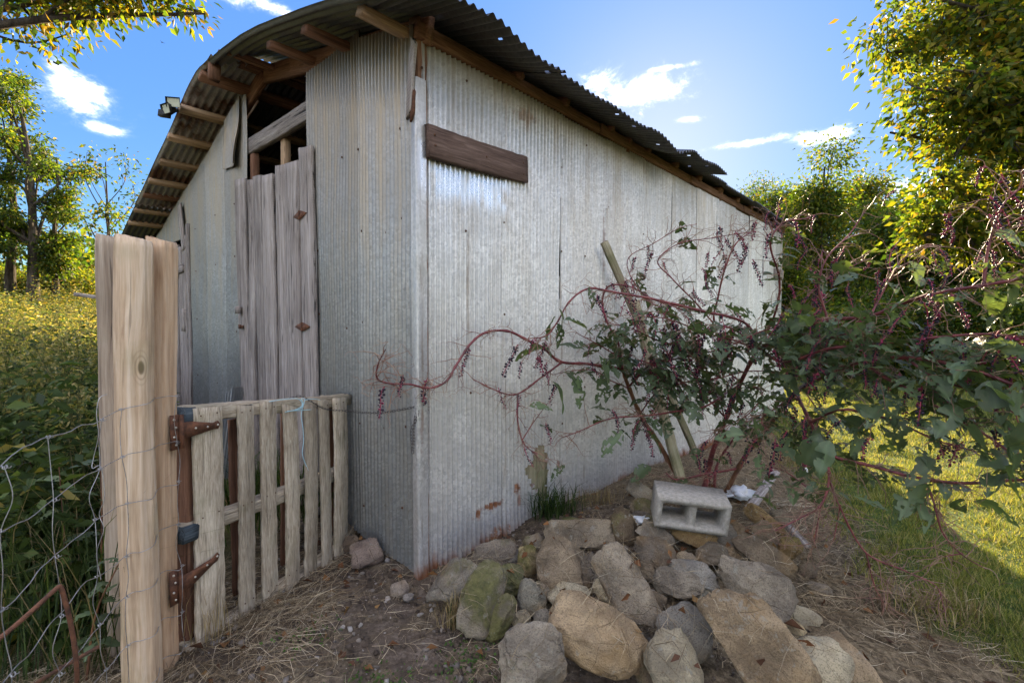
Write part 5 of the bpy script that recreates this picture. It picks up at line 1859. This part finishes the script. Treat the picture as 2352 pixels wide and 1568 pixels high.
def tree(name, label, base, H, r0, crowns, seed, n_limb=16, n_sub=6, per=70, size=.10, wts=(3, 4, 4, 2, .6), clump=.42, cat='tree', group=None, trunk_top=.85, lean=(0, 0), stretch=(1, 1, .7), var=.3, first=.3):
    r = np.random.default_rng(seed)
    base = Vector(base)
    root = thing(name, base, label, cat, group)
    b = np.array(base)
    top = b + np.array([lean[0], lean[1], H * trunk_top])
    sn = SN(seed, .12, 8)
    t = np.linspace(0, 1, 14)[:, None]
    P = b + (top - b) * t
    P[:, :2] += np.stack([sn(P), sn(P + 9)], -1) * .03 * H * t
    P[0, 2] -= .1
    rad = r0 * (1 - .82 * t[:, 0]) * (1 + .5 * np.exp(-t[:, 0] * 18))
    v, f = tube(P, rad, 10)
    put('trunk', v, f, M_BARK, root, smooth=True)
    limbs, cl = [], []
    cw = np.array([q[2][0] * q[2][1] * q[2][2] for q in crowns]) ** .8
    for i in range(n_limb):
        k = r.choice(len(crowns), p=cw / cw.sum())
        c, cc, rr = None, np.array(crowns[k][1]), np.array(crowns[k][2])
        d = r.normal(size=3)
        d /= np.linalg.norm(d)
        e = b + cc + d * rr * r.uniform(.35, .8)
        h = np.clip((e[2] - b[2]) / H * r.uniform(.55, .85), first * .8, trunk_top * .97) / trunk_top
        s = np.array([np.interp(h, t[:, 0], P[:, j]) for j in range(3)])
        m1 = s + (e - s) * .5 + np.array([0, 0, .06 * H * r.uniform(.2, 1)]) + r.normal(0, .03 * H, 3)
        Q = catmull([s, m1, e], 6)
        rl = np.interp(h, t[:, 0], rad) * .5
        limbs.append((Q, np.linspace(rl, rl * .25, len(Q))))
        for j in range(n_sub):
            a = Q[r.integers(5, len(Q))]
            d2 = r.normal(size=3)
            d2 /= np.linalg.norm(d2)
            g_ = b + cc + d2 * rr * r.uniform(.55, 1.02)
            e2 = a + (g_ - a) * r.uniform(.35, .8)
            m2 = (a + e2) / 2 + r.normal(0, .015 * H, 3)
            Q2 = catmull([a, m2, e2], 4)
            limbs.append((Q2, np.linspace(rl * .3, rl * .08, len(Q2))))
            for q in Q2[3:]:
                cl.append(q)
    v, f = tubes(limbs, 5)
    put('limbs', v, f, M_BARK, root, smooth=True, kind='stuff')
    cl = np.array(cl)
    C = np.repeat(cl, per, 0)
    off = r.normal(size=C.shape) * np.array(stretch) * clump
    C = C + off
    D = off + r.normal(size=C.shape) * clump * .9 + np.array([0, 0, -.35]) * clump
    n = len(C)
    V, F = leaf_cloud(C, D, size * r.uniform(.65, 1.25, n), size * r.uniform(.38, .6, n), .2, r)
    put('crown', V, F, M_LEAF, root, col=leaf_cols(n, GREENS, wts, r, var), kind='stuff')
    return n


def lobes(H, rx, n, seed, lo=.25, hi=.95, rmin=.28, rmax=.5, flat=.6):
    """a crown of separate boughs, wider at mid height, so that sky shows between them"""
    r = np.random.default_rng(seed)
    out = []
    for i in range(n):
        h = lo + (hi - lo) * (i + r.random() * .8) / n
        env = rx * (1.05 - .75 * abs((h - lo) / (hi - lo) - .38) ** 1.2)
        a = i * 2.4 + r.normal(0, .4)
        q = rx * r.uniform(rmin, rmax) * (1.15 - .5 * (h - lo) / (hi - lo))
        d = max(0, env - q * .6) * r.uniform(.35, 1)
        out.append((0, (math.cos(a) * d, math.sin(a) * d, h * H), (q, q, q * flat)))
    return out


def ground_at(px, Y):
    x = (px - 1176) / FPX * Y
    return (x, Y, float(gz(x, Y)))


nl = 0
# the near tree at the right
bx = ground_at(2545, 7.4)
near = [(0, (-2.6, -.3, 4.7), (1.5, 1.4, .9)), (0, (-2.9, -.1, 6.0), (1.5, 1.4, .9)), (0, (-2.7, .2, 7.2), (1.5, 1.5, .9)), (0, (-1.4, -.5, 5.4), (1.5, 1.3, 1.0)), (0, (-1.2, -.2, 6.8), (1.6, 1.4, 1.0)),
        (0, (-1.9, -.3, 3.5), (1.5, 1.2, .7)), (0, (-.9, -.4, 4.2), (1.4, 1.2, .8)), (0, (-.8, -.3, 2.9), (1.3, 1.0, .6)), (0, (-2.9, .0, 3.0), (.7, .7, .4)), (0, (.8, .6, 5.8), (1.6, 1.5, 1.6))]
nl += tree('tree', 'large near tree with yellow-green leaves filling the upper right', bx, 9.0, .20, near, 201, n_limb=72, n_sub=6, per=20, size=.125, wts=(2, 3, 5, 6, .8), clump=.20, first=.2)
# trees beyond the lawn
GW = 'trees at the edge of the wood beyond the lawn'
for (px, Y, top, r_, rx, lab, w, sd, per) in [
    (1885, 19, 318, .16, 1.5, 'slim young tree whose top stands clear of the wood, right of the roof end', (3, 5, 5, 2, .4), 210, 26),
    (1745, 30, 385, .18, 1.8, 'thin twiggy tree whose top shows just past the end of the roof', (3, 5, 3, 2, 1), 211, 8),
    (1800, 24, 430, .2, 2.2, 'leafy green tree close behind the far end of the barn', (4, 5, 4, 1.5, .4), 212, 26),
    (1980, 21, 400, .22, 2.6, 'yellowing tree between the young tree and the near crown', (2, 4, 5, 4, 1), 213, 30),
    (2090, 16, 440, .22, 2.4, 'dark green tree behind the tallest pokeweed canes', (5, 5, 3, 1, .2), 214, 40),
    (2230, 17, 400, .24, 2.8, 'broad dark tree in the wood behind the pokeweed', (5, 5, 3, 1.5, .3), 215, 40),
    (2380, 15, 380, .24, 2.6, 'shaded tree at the right edge behind the near crown', (5, 4, 3, 1, .2), 216, 36),
    (2330, 24, 330, .24, 3.4, 'taller tree far back in the wood at the right edge', (4, 5, 3, 2, .3), 217, 26),
]:
    b_ = ground_at(px, Y)
    H = (750 - top) / FPX * Y + 1.5 - b_[2]
    n_l2 = max(20, int(rx * 13))
    nl += tree('tree', lab, b_, H, r_, lobes(H, rx, int(7 + rx * 4), sd, .10, .96, .30, .55, .9), sd, n_limb=n_l2, n_sub=5, per=per, size=.16, wts=w, clump=.42, group=GW, first=.12)
# undergrowth along the wood edge
GU = 'bushes along the wood edge'
for k, (px, Y, h, rx, lab) in enumerate([(1850, 15, 2.0, 1.5, 'low bush at the lawn edge right behind the far barn corner'), (1960, 13.5, 2.3, 1.6, 'bush in the wood edge beneath the slim young tree'), (2070, 13, 2.6, 1.7, 'dark bush in the wood edge under the dark green tree'),
                                     (2190, 12.5, 2.6, 1.7, 'dark bush in the wood edge under the broad tree'), (2320, 12, 2.8, 1.8, 'dark bush at the right edge under the near crown'), (2480, 12, 3, 1.9, 'dark bush cut by the right edge of the view')]):
    b_ = ground_at(px, Y)
    nl += tree('bush', lab, b_, h, .05, [(0, (0, 0, h * .5), (rx, rx * .8, h * .5))], 230 + k, n_limb=14, n_sub=5, per=34, size=.13, wts=(5, 4, 2, .8, .2), clump=.32, cat='bush', group=GU, trunk_top=.6, first=.05)

# left: trees on the rise behind the barn
GL = 'trees on the field rise behind the barn'
for (px, Y, top, r_, rx, lab, w, sd, per) in [
    (30, 25, 190, .24, 2.3, 'tall leafy tree at the left edge of the view', (4, 5, 4, 1.5, .2), 240, 20),
    (78, 24, 158, .25, 2.3, 'tallest straight tree of the left clump', (4, 5, 4, 1.5, .2), 241, 20),
    (128, 25, 330, .18, 2.6, 'right-hand tree of the left clump with low yellowing boughs', (4, 5, 5, 2, .2), 242, 20),
    (-60, 23, 160, .26, 3.0, 'tall tree cut by the left edge of the view', (4, 5, 4, 1.5, .2), 243, 18),
    (256, 22, 335, .11, 1.5, 'small sparse tree standing alone behind the low roof end', (3, 4, 3, 2, 1.5), 244, 5),
]:
    b_ = ground_at(px, Y)
    H = ((750 - top) / FPX * Y + 1.5 - b_[2]) * 1.06
    nl += tree('tree', lab, b_, H, r_, lobes(H, rx * .95, int(9 + rx * 3), sd, .24, 1.03, .20, .34, .42), sd, n_limb=max(16, int(rx * 8)), n_sub=3, per=per, size=.19, wts=w, clump=.26, group=GL, first=.22)
for k, (px, Y, h, rx, lab) in enumerate([(20, 27, 2.6, 2.6, 'sunlit yellow bush under the left clump of trees'), (165, 28, 2.4, 2.4, 'sunlit yellow bush right of the left clump of trees'), (210, 30, 2.8, 2.2, 'small sunlit bush showing beside the fence posts'), (100, 29, 2.4, 2.6, 'yellow bush behind the tallest left tree')]):
    b_ = ground_at(px, Y)
    nl += tree('bush', lab, b_, h, .05, [(0, (0, 0, h * .5), (rx, rx * .8, h * .5))], 250 + k, n_limb=14, n_sub=4, per=28, size=.17, wts=(1, 3, 5, 5, 1), clump=.42, cat='bush', group='sunlit bushes on the rise', trunk_top=.6, first=.05)
# bough reaching in at the top left, from a tree standing beyond the frame
bx = (-7.4, 4.2, float(gz(-7.4, 4.2)))
nl += tree('overhanging_tree', 'leafy bough of an autumn tree hanging into the top left corner', bx, 9.5, .22,
           [(0, (2.15, 2.0, 5.75), (1.15, .9, .42)), (0, (3.25, 2.1, 5.80), (.55, .5, .18)), (0, (0, 0, 7.5), (1.4, 1.4, 1.3))], 260, n_limb=16, n_sub=4, per=24, size=.11, wts=(2, 3, 4, 4, 3), clump=.16, first=.3)

# far woods along the horizon: one mass
fr_ = np.random.default_rng(77)
Cs, Ss = [], []
for (a0, a1, D0, D1, n, zt) in ((-64, -33, 55, 95, 2600, 7), (24, 66, 34, 70, 5200, 9), (-33, 24, 90, 130, 1800, 8), (66, 100, 40, 70, 1000, 8), (-100, -64, 55, 90, 800, 7)):
    az = np.radians(fr_.uniform(a0, a1, n))
    Dd = fr_.uniform(D0, D1, n)
    x, y = np.sin(az) * Dd, np.cos(az) * Dd
    hmax = zt * (.55 + .45 * np.sin(az * 37) * np.sin(az * 91 + 2)) + 1.5
    z = gz(x, y) + fr_.uniform(0, 1, n) ** .8 * hmax
    Cs.append(np.stack([x, y, z], -1))
Cs = np.concatenate(Cs)
C = np.repeat(Cs, 7, 0)
C = C + fr_.normal(size=C.shape) * np.array([.8, .8, .5])
D = fr_.normal(size=C.shape)
n = len(C)
V, F = leaf_cloud(C, D, fr_.uniform(.5, 1.0, n), fr_.uniform(.35, .6, n), .2, fr_)
put('far_woodland', V, F, M_LEAF, None, col=leaf_cols(n, GREENS, (4, 5, 4, 2, .5), fr_), kind='stuff', label='distant wood along the horizon behind the field and lawn', category='woodland')
print('tree leaves', nl)

# a small bird against the sky
bp = at(372, 98, 26)
bvv, bff = ico(2)
body = bvv * np.array([.035, .11, .035])
wing = np.array([(0, .05, .01), (.13, .03, .07), (.2, -.06, .09), (.03, -.05, .01), (-.13, .03, .05), (-.2, -.06, .05), (-.03, -.05, .01), (0, -.10, 0), (.03, -.17, 0), (-.03, -.17, 0)])
nb_ = len(body)
put('bird', np.vstack([body, wing]), [bff, np.array([[nb_, nb_ + 1, nb_ + 2, nb_ + 3], [nb_, nb_ + 6, nb_ + 5, nb_ + 4]]), np.array([[nb_ + 7, nb_ + 8, nb_ + 9]])], M_BIRD, None,
    Matrix.Translation(bp) @ Matrix.Rotation(.7, 4, 'Z') @ Matrix.Rotation(.5, 4, 'Y') @ Matrix.Scale(.62, 4), label='tiny dark bird flying in the sky left of the roof', category='bird')
# rail sticking out behind the black post
rl_ = on_z(196, 678, 1.9)
board('rail', at(172, 676, 9.4), at(222, 682, 9.2), .07, .05, M_DOOR, None, side=(0, -1, 0), label='grey rail jutting out beside the blackened barn post', category='rail')
# ------------------------------------------------------------------ grass, straw, weeds, litter
cr = np.random.default_rng(55)


def blades(P, H, Wd, bend, col, segs=2):
    """upright grass blades at P: height, width, bend"""
    n = len(P)
    a = cr.uniform(0, 2 * np.pi, n)
    d = np.stack([np.cos(a), np.sin(a), 0 * a], -1)
    s = np.stack([-np.sin(a), np.cos(a), 0 * a], -1)
    H, Wd, bend = [np.broadcast_to(q, (n,))[:, None] for q in (H, Wd, bend)]
    up = np.array([0, 0, 1.0])
    if segs == 1:
        V = np.stack([P + s * Wd * .5, P - s * Wd * .5, P + up * H + d * H * bend], 1).reshape(-1, 3)
        F = np.arange(n * 3).reshape(-1, 3)
        return V, [F], np.repeat(col, 3, 0)
    m = P + up * H * .6 + d * H * bend * .35
    t = P + up * H * (1 - .35 * bend) + d * H * bend
    V = np.stack([P + s * Wd * .5, P - s * Wd * .5, m - s * Wd * .38, m + s * Wd * .38, t], 1).reshape(-1, 3)
    i = np.arange(n)[:, None] * 5
    return V, [np.hstack([i, i + 1, i + 2, i + 3]), np.hstack([i + 3, i + 2, i + 4])], np.repeat(col, 5, 0)


def pal(n, cols, w, var=.25):
    c = np.array(cols)[cr.choice(len(cols), n, p=np.array(w) / sum(w))]
    return c * cr.uniform(1 - var, 1 + var, (n, 1))


EW2 = SN(140, .7, 8, 2)


def inside_barn(x, y, m=.02):
    q = np.stack([x, y], -1) - np.array(C0)[:2]
    t, s = q @ np.array(U)[:2], q @ np.array(VV)[:2]
    return (t > -m) & (t < T_END + m) & (s > -m) & (s < S_END + m)


# --- mown lawn
n = 210000
y = 1.7 + 11.5 * cr.random(n) ** 1.7
x = lawn_edge(y) - .35 + cr.random(n) * (1.15 * y + .8)
P0 = np.stack([x, y, 0 * x], -1)
k = x - lawn_edge(y) + EW2(P0) * .16
keep = (cr.random(n) < sstep(k, -.30, .25)) & ~inside_barn(x, y) & (x < 1.2 * y + 1.2)
x, y = x[keep], y[keep]
P = np.stack([x, y, gz(x, y) - .004], -1)
n = len(P)
clumpy = (.75 + .5 * SN(141, 2.4, 8, 2)(P))
V, F, C_ = blades(P, np.clip(cr.uniform(.022, .06, n) * clumpy, .015, .1) * (1 + y / 14), .0038 * (1 + y / 4), cr.uniform(.3, 1.0, n),
                  pal(n, [(.12, .15, .035), (.18, .205, .045), (.26, .26, .065), (.36, .31, .13)], (3, 4, 3, 2.2)), 1)
put('lawn_grass', V, F, M_GRASS, None, M=Matrix(), col=C_, kind='stuff', label='short mown lawn grass right of the barn', category='grass')

# --- surface of ground and stones, to lay straw on
bvV, bvF, o = [], [], 0
for (v_, f_) in rock_tris:
    bvV.append(v_)
    bvF.append(f_ + o)
    o += len(v_)
bvh = BVHTree.FromPolygons(np.concatenate(bvV).tolist(), np.concatenate(bvF).tolist())


def surface(x, y):
    z0 = float(gz(x, y))
    hit = bvh.ray_cast(Vector((x, y, 2)), Vector((0, 0, -1)), 3)
    if hit[0] is not None and hit[0].z > z0:
        return hit[0], hit[1]
    return Vector((x, y, z0)), Vector((0, 0, 1))


def strands(pts, nrm, L, Wd, col, lift=.35):
    """dry stalks lying on a surface: bent ribbons"""
    n = len(pts)
    d = cr.normal(size=(n, 3))
    d -= nrm * (d * nrm).sum(1)[:, None]
    d /= np.linalg.norm(d, axis=1)[:, None] + 1e-9
    s = np.cross(nrm, d)
    L, Wd = np.broadcast_to(L, (n,))[:, None], np.broadcast_to(Wd, (n,))[:, None]
    up = cr.random((n, 1)) ** 3 * lift
    a = pts + nrm * .003
    m = a + d * L * .5 + nrm * (L * (.06 + up * .5)) + s * L * cr.normal(0, .10, (n, 1))
    e = a + d * L + nrm * (L * up * cr.uniform(-.1, 1, (n, 1)) + .004) + s * L * cr.normal(0, .2, (n, 1))
    w = s * .7 + nrm * .5
    V = np.stack([a - w * Wd * .5, a + w * Wd * .5, m + w * Wd * .5, m - w * Wd * .5, e + w * Wd * .25, e - w * Wd * .25], 1).reshape(-1, 3)
    i = np.arange(n)[:, None] * 6
    return V, np.concatenate([np.hstack([i, i + 1, i + 2, i + 3]), np.hstack([i + 3, i + 2, i + 4, i + 5])]), np.repeat(col, 6, 0)


STRAW = [(.30, .235, .15), (.42, .34, .22), (.20, .145, .085), (.52, .45, .32), (.12, .085, .05)]
pts, nrm, L = [], [], []
# carpet between the pile and the lawn, and round the plant
n = 42000
y = .95 + 5.6 * cr.random(n) ** 1.25
x = cr.uniform(-.1, 1, n) * (lawn_edge(y) + .25)
P0 = np.stack([x, y, 0 * x], -1)
d_ = SN(142, .8, 8, 2)(P0)
keep = (cr.random(n) < np.clip(.28 + .45 * sstep(x, .6, 1.6) + .3 * d_, .04, 1)) & ~inside_barn(x, y) & (cr.random(n) < 1.3 - sstep(x - lawn_edge(y), -.3, .2))
for a, b in zip(x[keep], y[keep]):
    h, nn = surface(a, b)
    if nn.z < .35 or (h.z > float(gz(a, b)) + .03 and cr.random() < .55):
        continue
    pts.append(h[:])
    nrm.append(nn[:])
    L.append(cr.uniform(.04, .17))
# dirt before the gate, thinner; straw under the wire fence, thick
for (n, x0, x1, y0, y1, mul) in ((2300, -1.5, .6, .95, 3.0, 1.0), (9000, -2.4, -.95, .95, 2.6, 1.5), (2500, -1.9, -1.0, 2.2, 4.0, 1.2)):
    xs, ys = cr.uniform(x0, x1, n), cr.uniform(y0, y1, n)
    dd = SN(143, 1.1, 8, 2)(np.stack([xs, ys, 0 * xs], -1))
    kp = (dd > -.15 if mul < 1.1 else dd > -2) & ~inside_barn(xs, ys)
    for a, b in zip(xs[kp], ys[kp]):
        h, nn = surface(a, b)
        pts.append(h[:])
        nrm.append(nn[:])
        L.append(cr.uniform(.05, .16) * mul)
pts, nrm, L = np.array(pts), np.array(nrm), np.array(L)
n = len(pts)
V, F, C_ = strands(pts, nrm, L, cr.uniform(.0012, .0030, n), pal(n, STRAW, (4, 4, 4, 1.6, 3), .3))
put('dry_straw', V, F, M_STRAW, None, M=Matrix(), col=C_, kind='stuff', label='dry grass clippings strewn over the soil and stones', category='straw')

# --- pebbles and crumbs of soil
pv1, pf1 = ico(1)
n = 9000
xs, ys = cr.uniform(-1.7, 1.4, n), 1.0 + 2.6 * cr.random(n)
kp = ~inside_barn(xs, ys, .05)
xs, ys = xs[kp], ys[kp]
n = len(xs)
sz = .0025 + .016 * cr.random(n) ** 5
V = (pv1[None] * (1 + .25 * cr.normal(size=(n, len(pv1), 1))) * sz[:, None, None] * np.array([1, 1, .7]) * cr.uniform(.7, 1.3, (n, 1, 3))) + np.stack([xs, ys, gz(xs, ys) + sz * .3], -1)[:, None]
F = (pf1[None] + np.arange(n)[:, None, None] * len(pv1)).reshape(-1, 3)
put('gravel', V.reshape(-1, 3), F, M_STRAW, None, M=Matrix(), col=np.repeat(pal(n, [(.13, .10, .075), (.22, .19, .16), (.34, .31, .28), (.08, .06, .045)], (4, 3, 1, 4)), len(pv1), 0), kind='stuff', label='pebbles and crumbs in the bare dirt before the gate', category='gravel')

# --- fallen leaves
n = 420
xs, ys = cr.uniform(-1.4, 2.2, n), 1.0 + 3.2 * cr.random(n)
Pl = np.array([surface(a, b)[0][:] for a, b in zip(xs, ys)])
Pl = Pl[~inside_barn(Pl[:, 0], Pl[:, 1], .0)]
n = len(Pl)
D = cr.normal(size=(n, 3)) * np.array([1, 1, .25])
V, F = leaf_cloud(Pl + np.array([0, 0, .012]), D, cr.uniform(.03, .075, n), cr.uniform(.02, .05, n), .25, cr)
put('fallen_leaves', V, F, M_STRAW, None, M=Matrix(), col=leaf_cols(n, [(.16, .07, .03), (.22, .11, .045), (.10, .05, .03), (.25, .15, .06)], (3, 3, 3, 1), cr), kind='stuff', label='brown dead leaves lying among the stones', category='leaves')
# sprouts of clover in the dirt
n = 900
c0 = np.array([[-.75, 1.75], [-.55, 1.95], [-.35, 1.45], [-.95, 2.2], [.05, 1.5], [-.2, 2.1], [-.6, 1.35]])
q = c0[cr.integers(len(c0), size=n)] + cr.normal(0, .07, (n, 2))
V, F = leaf_cloud(np.stack([q[:, 0], q[:, 1], gz(q[:, 0], q[:, 1]) + cr.uniform(.004, .03, n)], -1), cr.normal(size=(n, 3)) * np.array([1, 1, .3]), cr.uniform(.010, .022, n), cr.uniform(.008, .015, n), .2, cr)
put('clover', V, F, M_WEED, None, M=Matrix(), col=leaf_cols(n, [(.05, .10, .02), (.08, .15, .03)], (1, 1), cr), kind='stuff', label='small green sprouts in the dirt before the gate', category='sprouts')


# --- tufts
def tuft(name, px, py, z, n, h, spread, cols, w, label, wd=.005, lean=.6, Y=None):
    c = on_z(px, py, z) if Y is None else at(px, py, Y)
    c.z = float(gz(c.x, c.y)) if Y is None else c.z
    P = np.array(c)[None] + cr.normal(0, spread, (n, 3)) * np.array([1, .7, 0])
    V, F, C_ = blades(P, cr.uniform(.5, 1.1, n) * h, wd, cr.uniform(.1, lean, n) * 1.2, pal(n, cols, w), 2)
    put(name, V, F, M_GRASS, None, col=C_, label=label, category='grass tuft')


GRN = [(.030, .055, .012), (.05, .085, .02), (.08, .11, .03)]
DRY = [(.30, .235, .13), (.42, .33, .19), (.20, .14, .075)]
tuft('grass_tuft', 1268, 1200, .06, 190, .27, .085, GRN, (3, 3, 1), 'dark green grass tuft growing at the torn hole in the wall', .007, .9)
tuft('grass_tuft', 1040, 1445, .0, 150, .19, .028, DRY + GRN[1:2], (3, 3, 1, .6), 'dry straw-coloured tuft in front of the leaf-shaped mossy stone', .0035, .5)
tuft('grass_tuft', 1365, 1165, .1, 220, .13, .10, DRY, (2, 1, 3), 'brown matted tuft at the wall foot above the hunched dark stone', .003, 1.0)
tuft('grass_tuft', 1830, 1050, .06, 260, .16, .16, DRY, (3, 2, 2), 'dry tuft between the pokeweed stems and the lawn', .004, 1.0)
tuft('grass_tuft', 590, 1190, .0, 420, .55, .22, GRN, (3, 3, 1), 'tall dark grass growing behind the pallet gate', .008, .7, Y=3.25)
tuft('grass_tuft', 480, 1490, .0, 60, .30, .06, DRY, (3, 3, 1), 'few dry stalks at the foot of the gate hinges', .003, .5)
tuft('grass_tuft', 2150, 1440, .0, 200, .16, .12, DRY, (3, 3, 2), 'dry tuft at the ragged edge of the lawn', .004, 1.0)

# --- weeds behind the wire fence and over the field
WP = [(.034, .058, .016), (.060, .095, .026), (.10, .14, .038), (.26, .23, .055), (.38, .31, .10)]


def weeds(n, x, y, h, per, lsize, w, stems=True, wid=(.32, .5)):
    P = np.stack([x, y, gz(x, y)], -1)
    Lc, Ld, st = [], [], []
    lean = cr.normal(0, .22, (n, 2))
    tt = cr.random((n, per)) ** .7
    H = np.broadcast_to(h, (n,))
    base = P[:, None] + np.stack([lean[:, None, 0] * tt ** 1.5 * H[:, None], lean[:, None, 1] * tt ** 1.5 * H[:, None], tt * H[:, None]], -1)
    a = cr.uniform(0, 2 * np.pi, (n, per))
    D = np.stack([np.cos(a), np.sin(a), cr.uniform(-.5, .5, (n, per))], -1)
    base = base + D * cr.uniform(.0, .10, (n, per, 1)) * H[:, None, None]
    m = n * per
    V, F = leaf_cloud(base.reshape(-1, 3), D.reshape(-1, 3), lsize * cr.uniform(.5, 1.3, m), lsize * cr.uniform(wid[0], wid[1], m), .2, cr)
    return V, F, leaf_cols(m, WP, w, cr, .3)


n = 1500
y = 2.15 + 6.0 * cr.random(n) ** 1.1
x = -(.80 + cr.random(n) * .75) * y - .25
kp = ~inside_barn(x, y, .5) & (x < -1.35)
x, y = x[kp], y[kp]
n = len(x)
V1, F1, C1 = weeds(n, x, y, np.clip(cr.normal(.74, .28, n) + .05 * (y - 2), .25, 1.5), 30, .10, (4, 5, 4, .3, .2))
# tangle between fence and gable, behind the posts
n = 420
y = 2.6 + 3.4 * cr.random(n)
x = -(.72 + cr.random(n) * .25) * y - .1
kp = ~inside_barn(x, y, .35) & (x < -1.75)
x, y = x[kp], y[kp]
V2, F2, C2 = weeds(len(x), x, y, np.clip(cr.normal(.55, .2, len(x)), .2, 1.0), 30, .085, (4, 5, 3, .3, .1))
F2 = F2 + len(V1)
put('weeds', np.vstack([V1, V2]), np.vstack([F1, F2]), M_WEED, None, M=Matrix(), col=np.vstack([C1, C2]), kind='stuff', label='dark green weeds massed behind the wire fence', category='weeds')
n = 5200
y = 7.5 + 24 * cr.random(n) ** 1.2
x = -(.70 + cr.random(n) * .65) * y
kp = ~inside_barn(x, y, .6)
x, y = x[kp], y[kp]
n = len(x)
pn = SN(150, .16, 8, 2)(np.stack([x, y, 0 * x], -1))
pn2 = SN(151, .45, 8, 2)(np.stack([x, y, 0 * x], -1))
hgt = np.clip((cr.normal(.72, .25, n)) * (1 + .45 * pn2), .2, 1.9)
V, F, C_ = weeds(n, x, y, hgt, 26, .12, (1.2, 3, 4, 3.5, 2.5), wid=(.22, .42))
C_ = C_ * np.repeat(np.clip(1 + .45 * pn[:, None] + np.array([[.18, .08, -.1]]) * pn2[:, None], .45, 1.8), 26 * 4, 0)
put('field_weeds', V, F, M_WEED, None, M=Matrix(), col=C_, kind='stuff', label='sunlit goldenrod and weeds covering the field', category='weeds')
# grass stalks among the weeds
n = 7000
y = 2.0 + 5 * cr.random(n)
x = -(.72 + cr.random(n) * .7) * y - .2
kp = ~inside_barn(x, y, .2) & (x < -1.3)
x, y = x[kp], y[kp]
n = len(x)
V, F, C_ = blades(np.stack([x, y, gz(x, y)], -1), cr.uniform(.3, 1.15, n), .006, cr.uniform(.2, .9, n), pal(n, [(.04, .065, .018), (.07, .10, .03), (.25, .20, .11)], (4, 3, 2)), 2)
put('tall_grass', V, F, M_GRASS, None, M=Matrix(), col=C_, kind='stuff', label='tall grass stalks among the weeds by the fence', category='grass')


# taller weeds with feathery plumes, standing out of the mass
n = 520
y = 2.6 + 13 * cr.random(n) ** 1.5
x = -(.78 + cr.random(n) * .6) * y - .2
kp = ~inside_barn(x, y, .5) & (x < -1.6)
x, y = x[kp], y[kp]
n = len(x)
hh = cr.uniform(.8, 1.45, n)
V1, F1, C1 = weeds(n, x, y, hh, 46, .05, (2, 5, 5, 1.5, .3), wid=(.18, .3))
st, hd, hc = [], [], []
for a, b, h in zip(x, y, hh):
    z0 = float(gz(a, b))
    q = np.array([[a, b, z0], [a + cr.normal(0, .03), b, z0 + h * .6], [a + cr.normal(0, .1), b + cr.normal(0, .06), z0 + h * 1.02]])
    st.append((catmull(q, 4), np.linspace(.005, .002, 9)))
V3, F3 = tubes(st, 4)
tops = np.array([s_[0][-1] for s_ in st])
per = 40
Cp = np.repeat(tops, per, 0) + cr.normal(size=(n * per, 3)) * np.array([.05, .05, .08])
V4, F4 = leaf_cloud(Cp, cr.normal(size=Cp.shape) + np.array([0, 0, .5]), .03, .014, .2, cr)
C4 = leaf_cols(len(Cp), [(.22, .20, .06), (.30, .25, .10), (.14, .15, .05)], (2, 2, 2), cr)
put('plumed_weeds', np.vstack([V1, V3, V4]), [np.vstack([F1, F4 + len(V1) + len(V3)]), F3 + len(V1)], M_WEED, None, M=Matrix(), col=np.vstack([C1, np.tile((.10, .10, .035), (len(V3), 1)), C4]), kind='stuff', label='taller plumed weeds standing out of the field growth', category='weeds')

# a few broad-leaved plants one can pick out behind the wire
def broad_plant(px, py, Y, h, n, lab, sd):
    r = np.random.default_rng(sd)
    c = at(px, py, Y)
    c.z = float(gz(c.x, c.y))
    root = thing('weed_plant', c, lab, 'plant', 'broad-leaved plants behind the wire fence')
    P = catmull([c[:], (c + Vector((.03, .02, h * .5)))[:], (c + Vector((r.normal(0, .08), .02, h)))[:]], 6)
    v, f = tube(P, np.linspace(.006, .002, len(P)), 6)
    put('stem', v, f, M_OLD, root, smooth=True)
    for i in range(n):
        q = P[int((.25 + .75 * i / n) * (len(P) - 1))]
        a = i * 2.4 + r.random()
        d = Vector((math.cos(a), math.sin(a), .15))
        again('leaf', LEAVES[r.integers(len(LEAVES))], leaf_M(Vector(q), d, r.uniform(.10, .17), 0), root)


broad_plant(205, 1000, 2.25, 1.05, 9, 'broad-leaved weed against the back post above the top wire', 1)
broad_plant(120, 1100, 2.3, .85, 10, 'broad-leaved weed in the middle of the wire fence', 2)
broad_plant(190, 1250, 2.0, .55, 10, 'low broad-leaved weed beside the bent rod', 3)
broad_plant(60, 1000, 2.8, 1.0, 10, 'broad-leaved weed at the left edge behind the fence', 4)
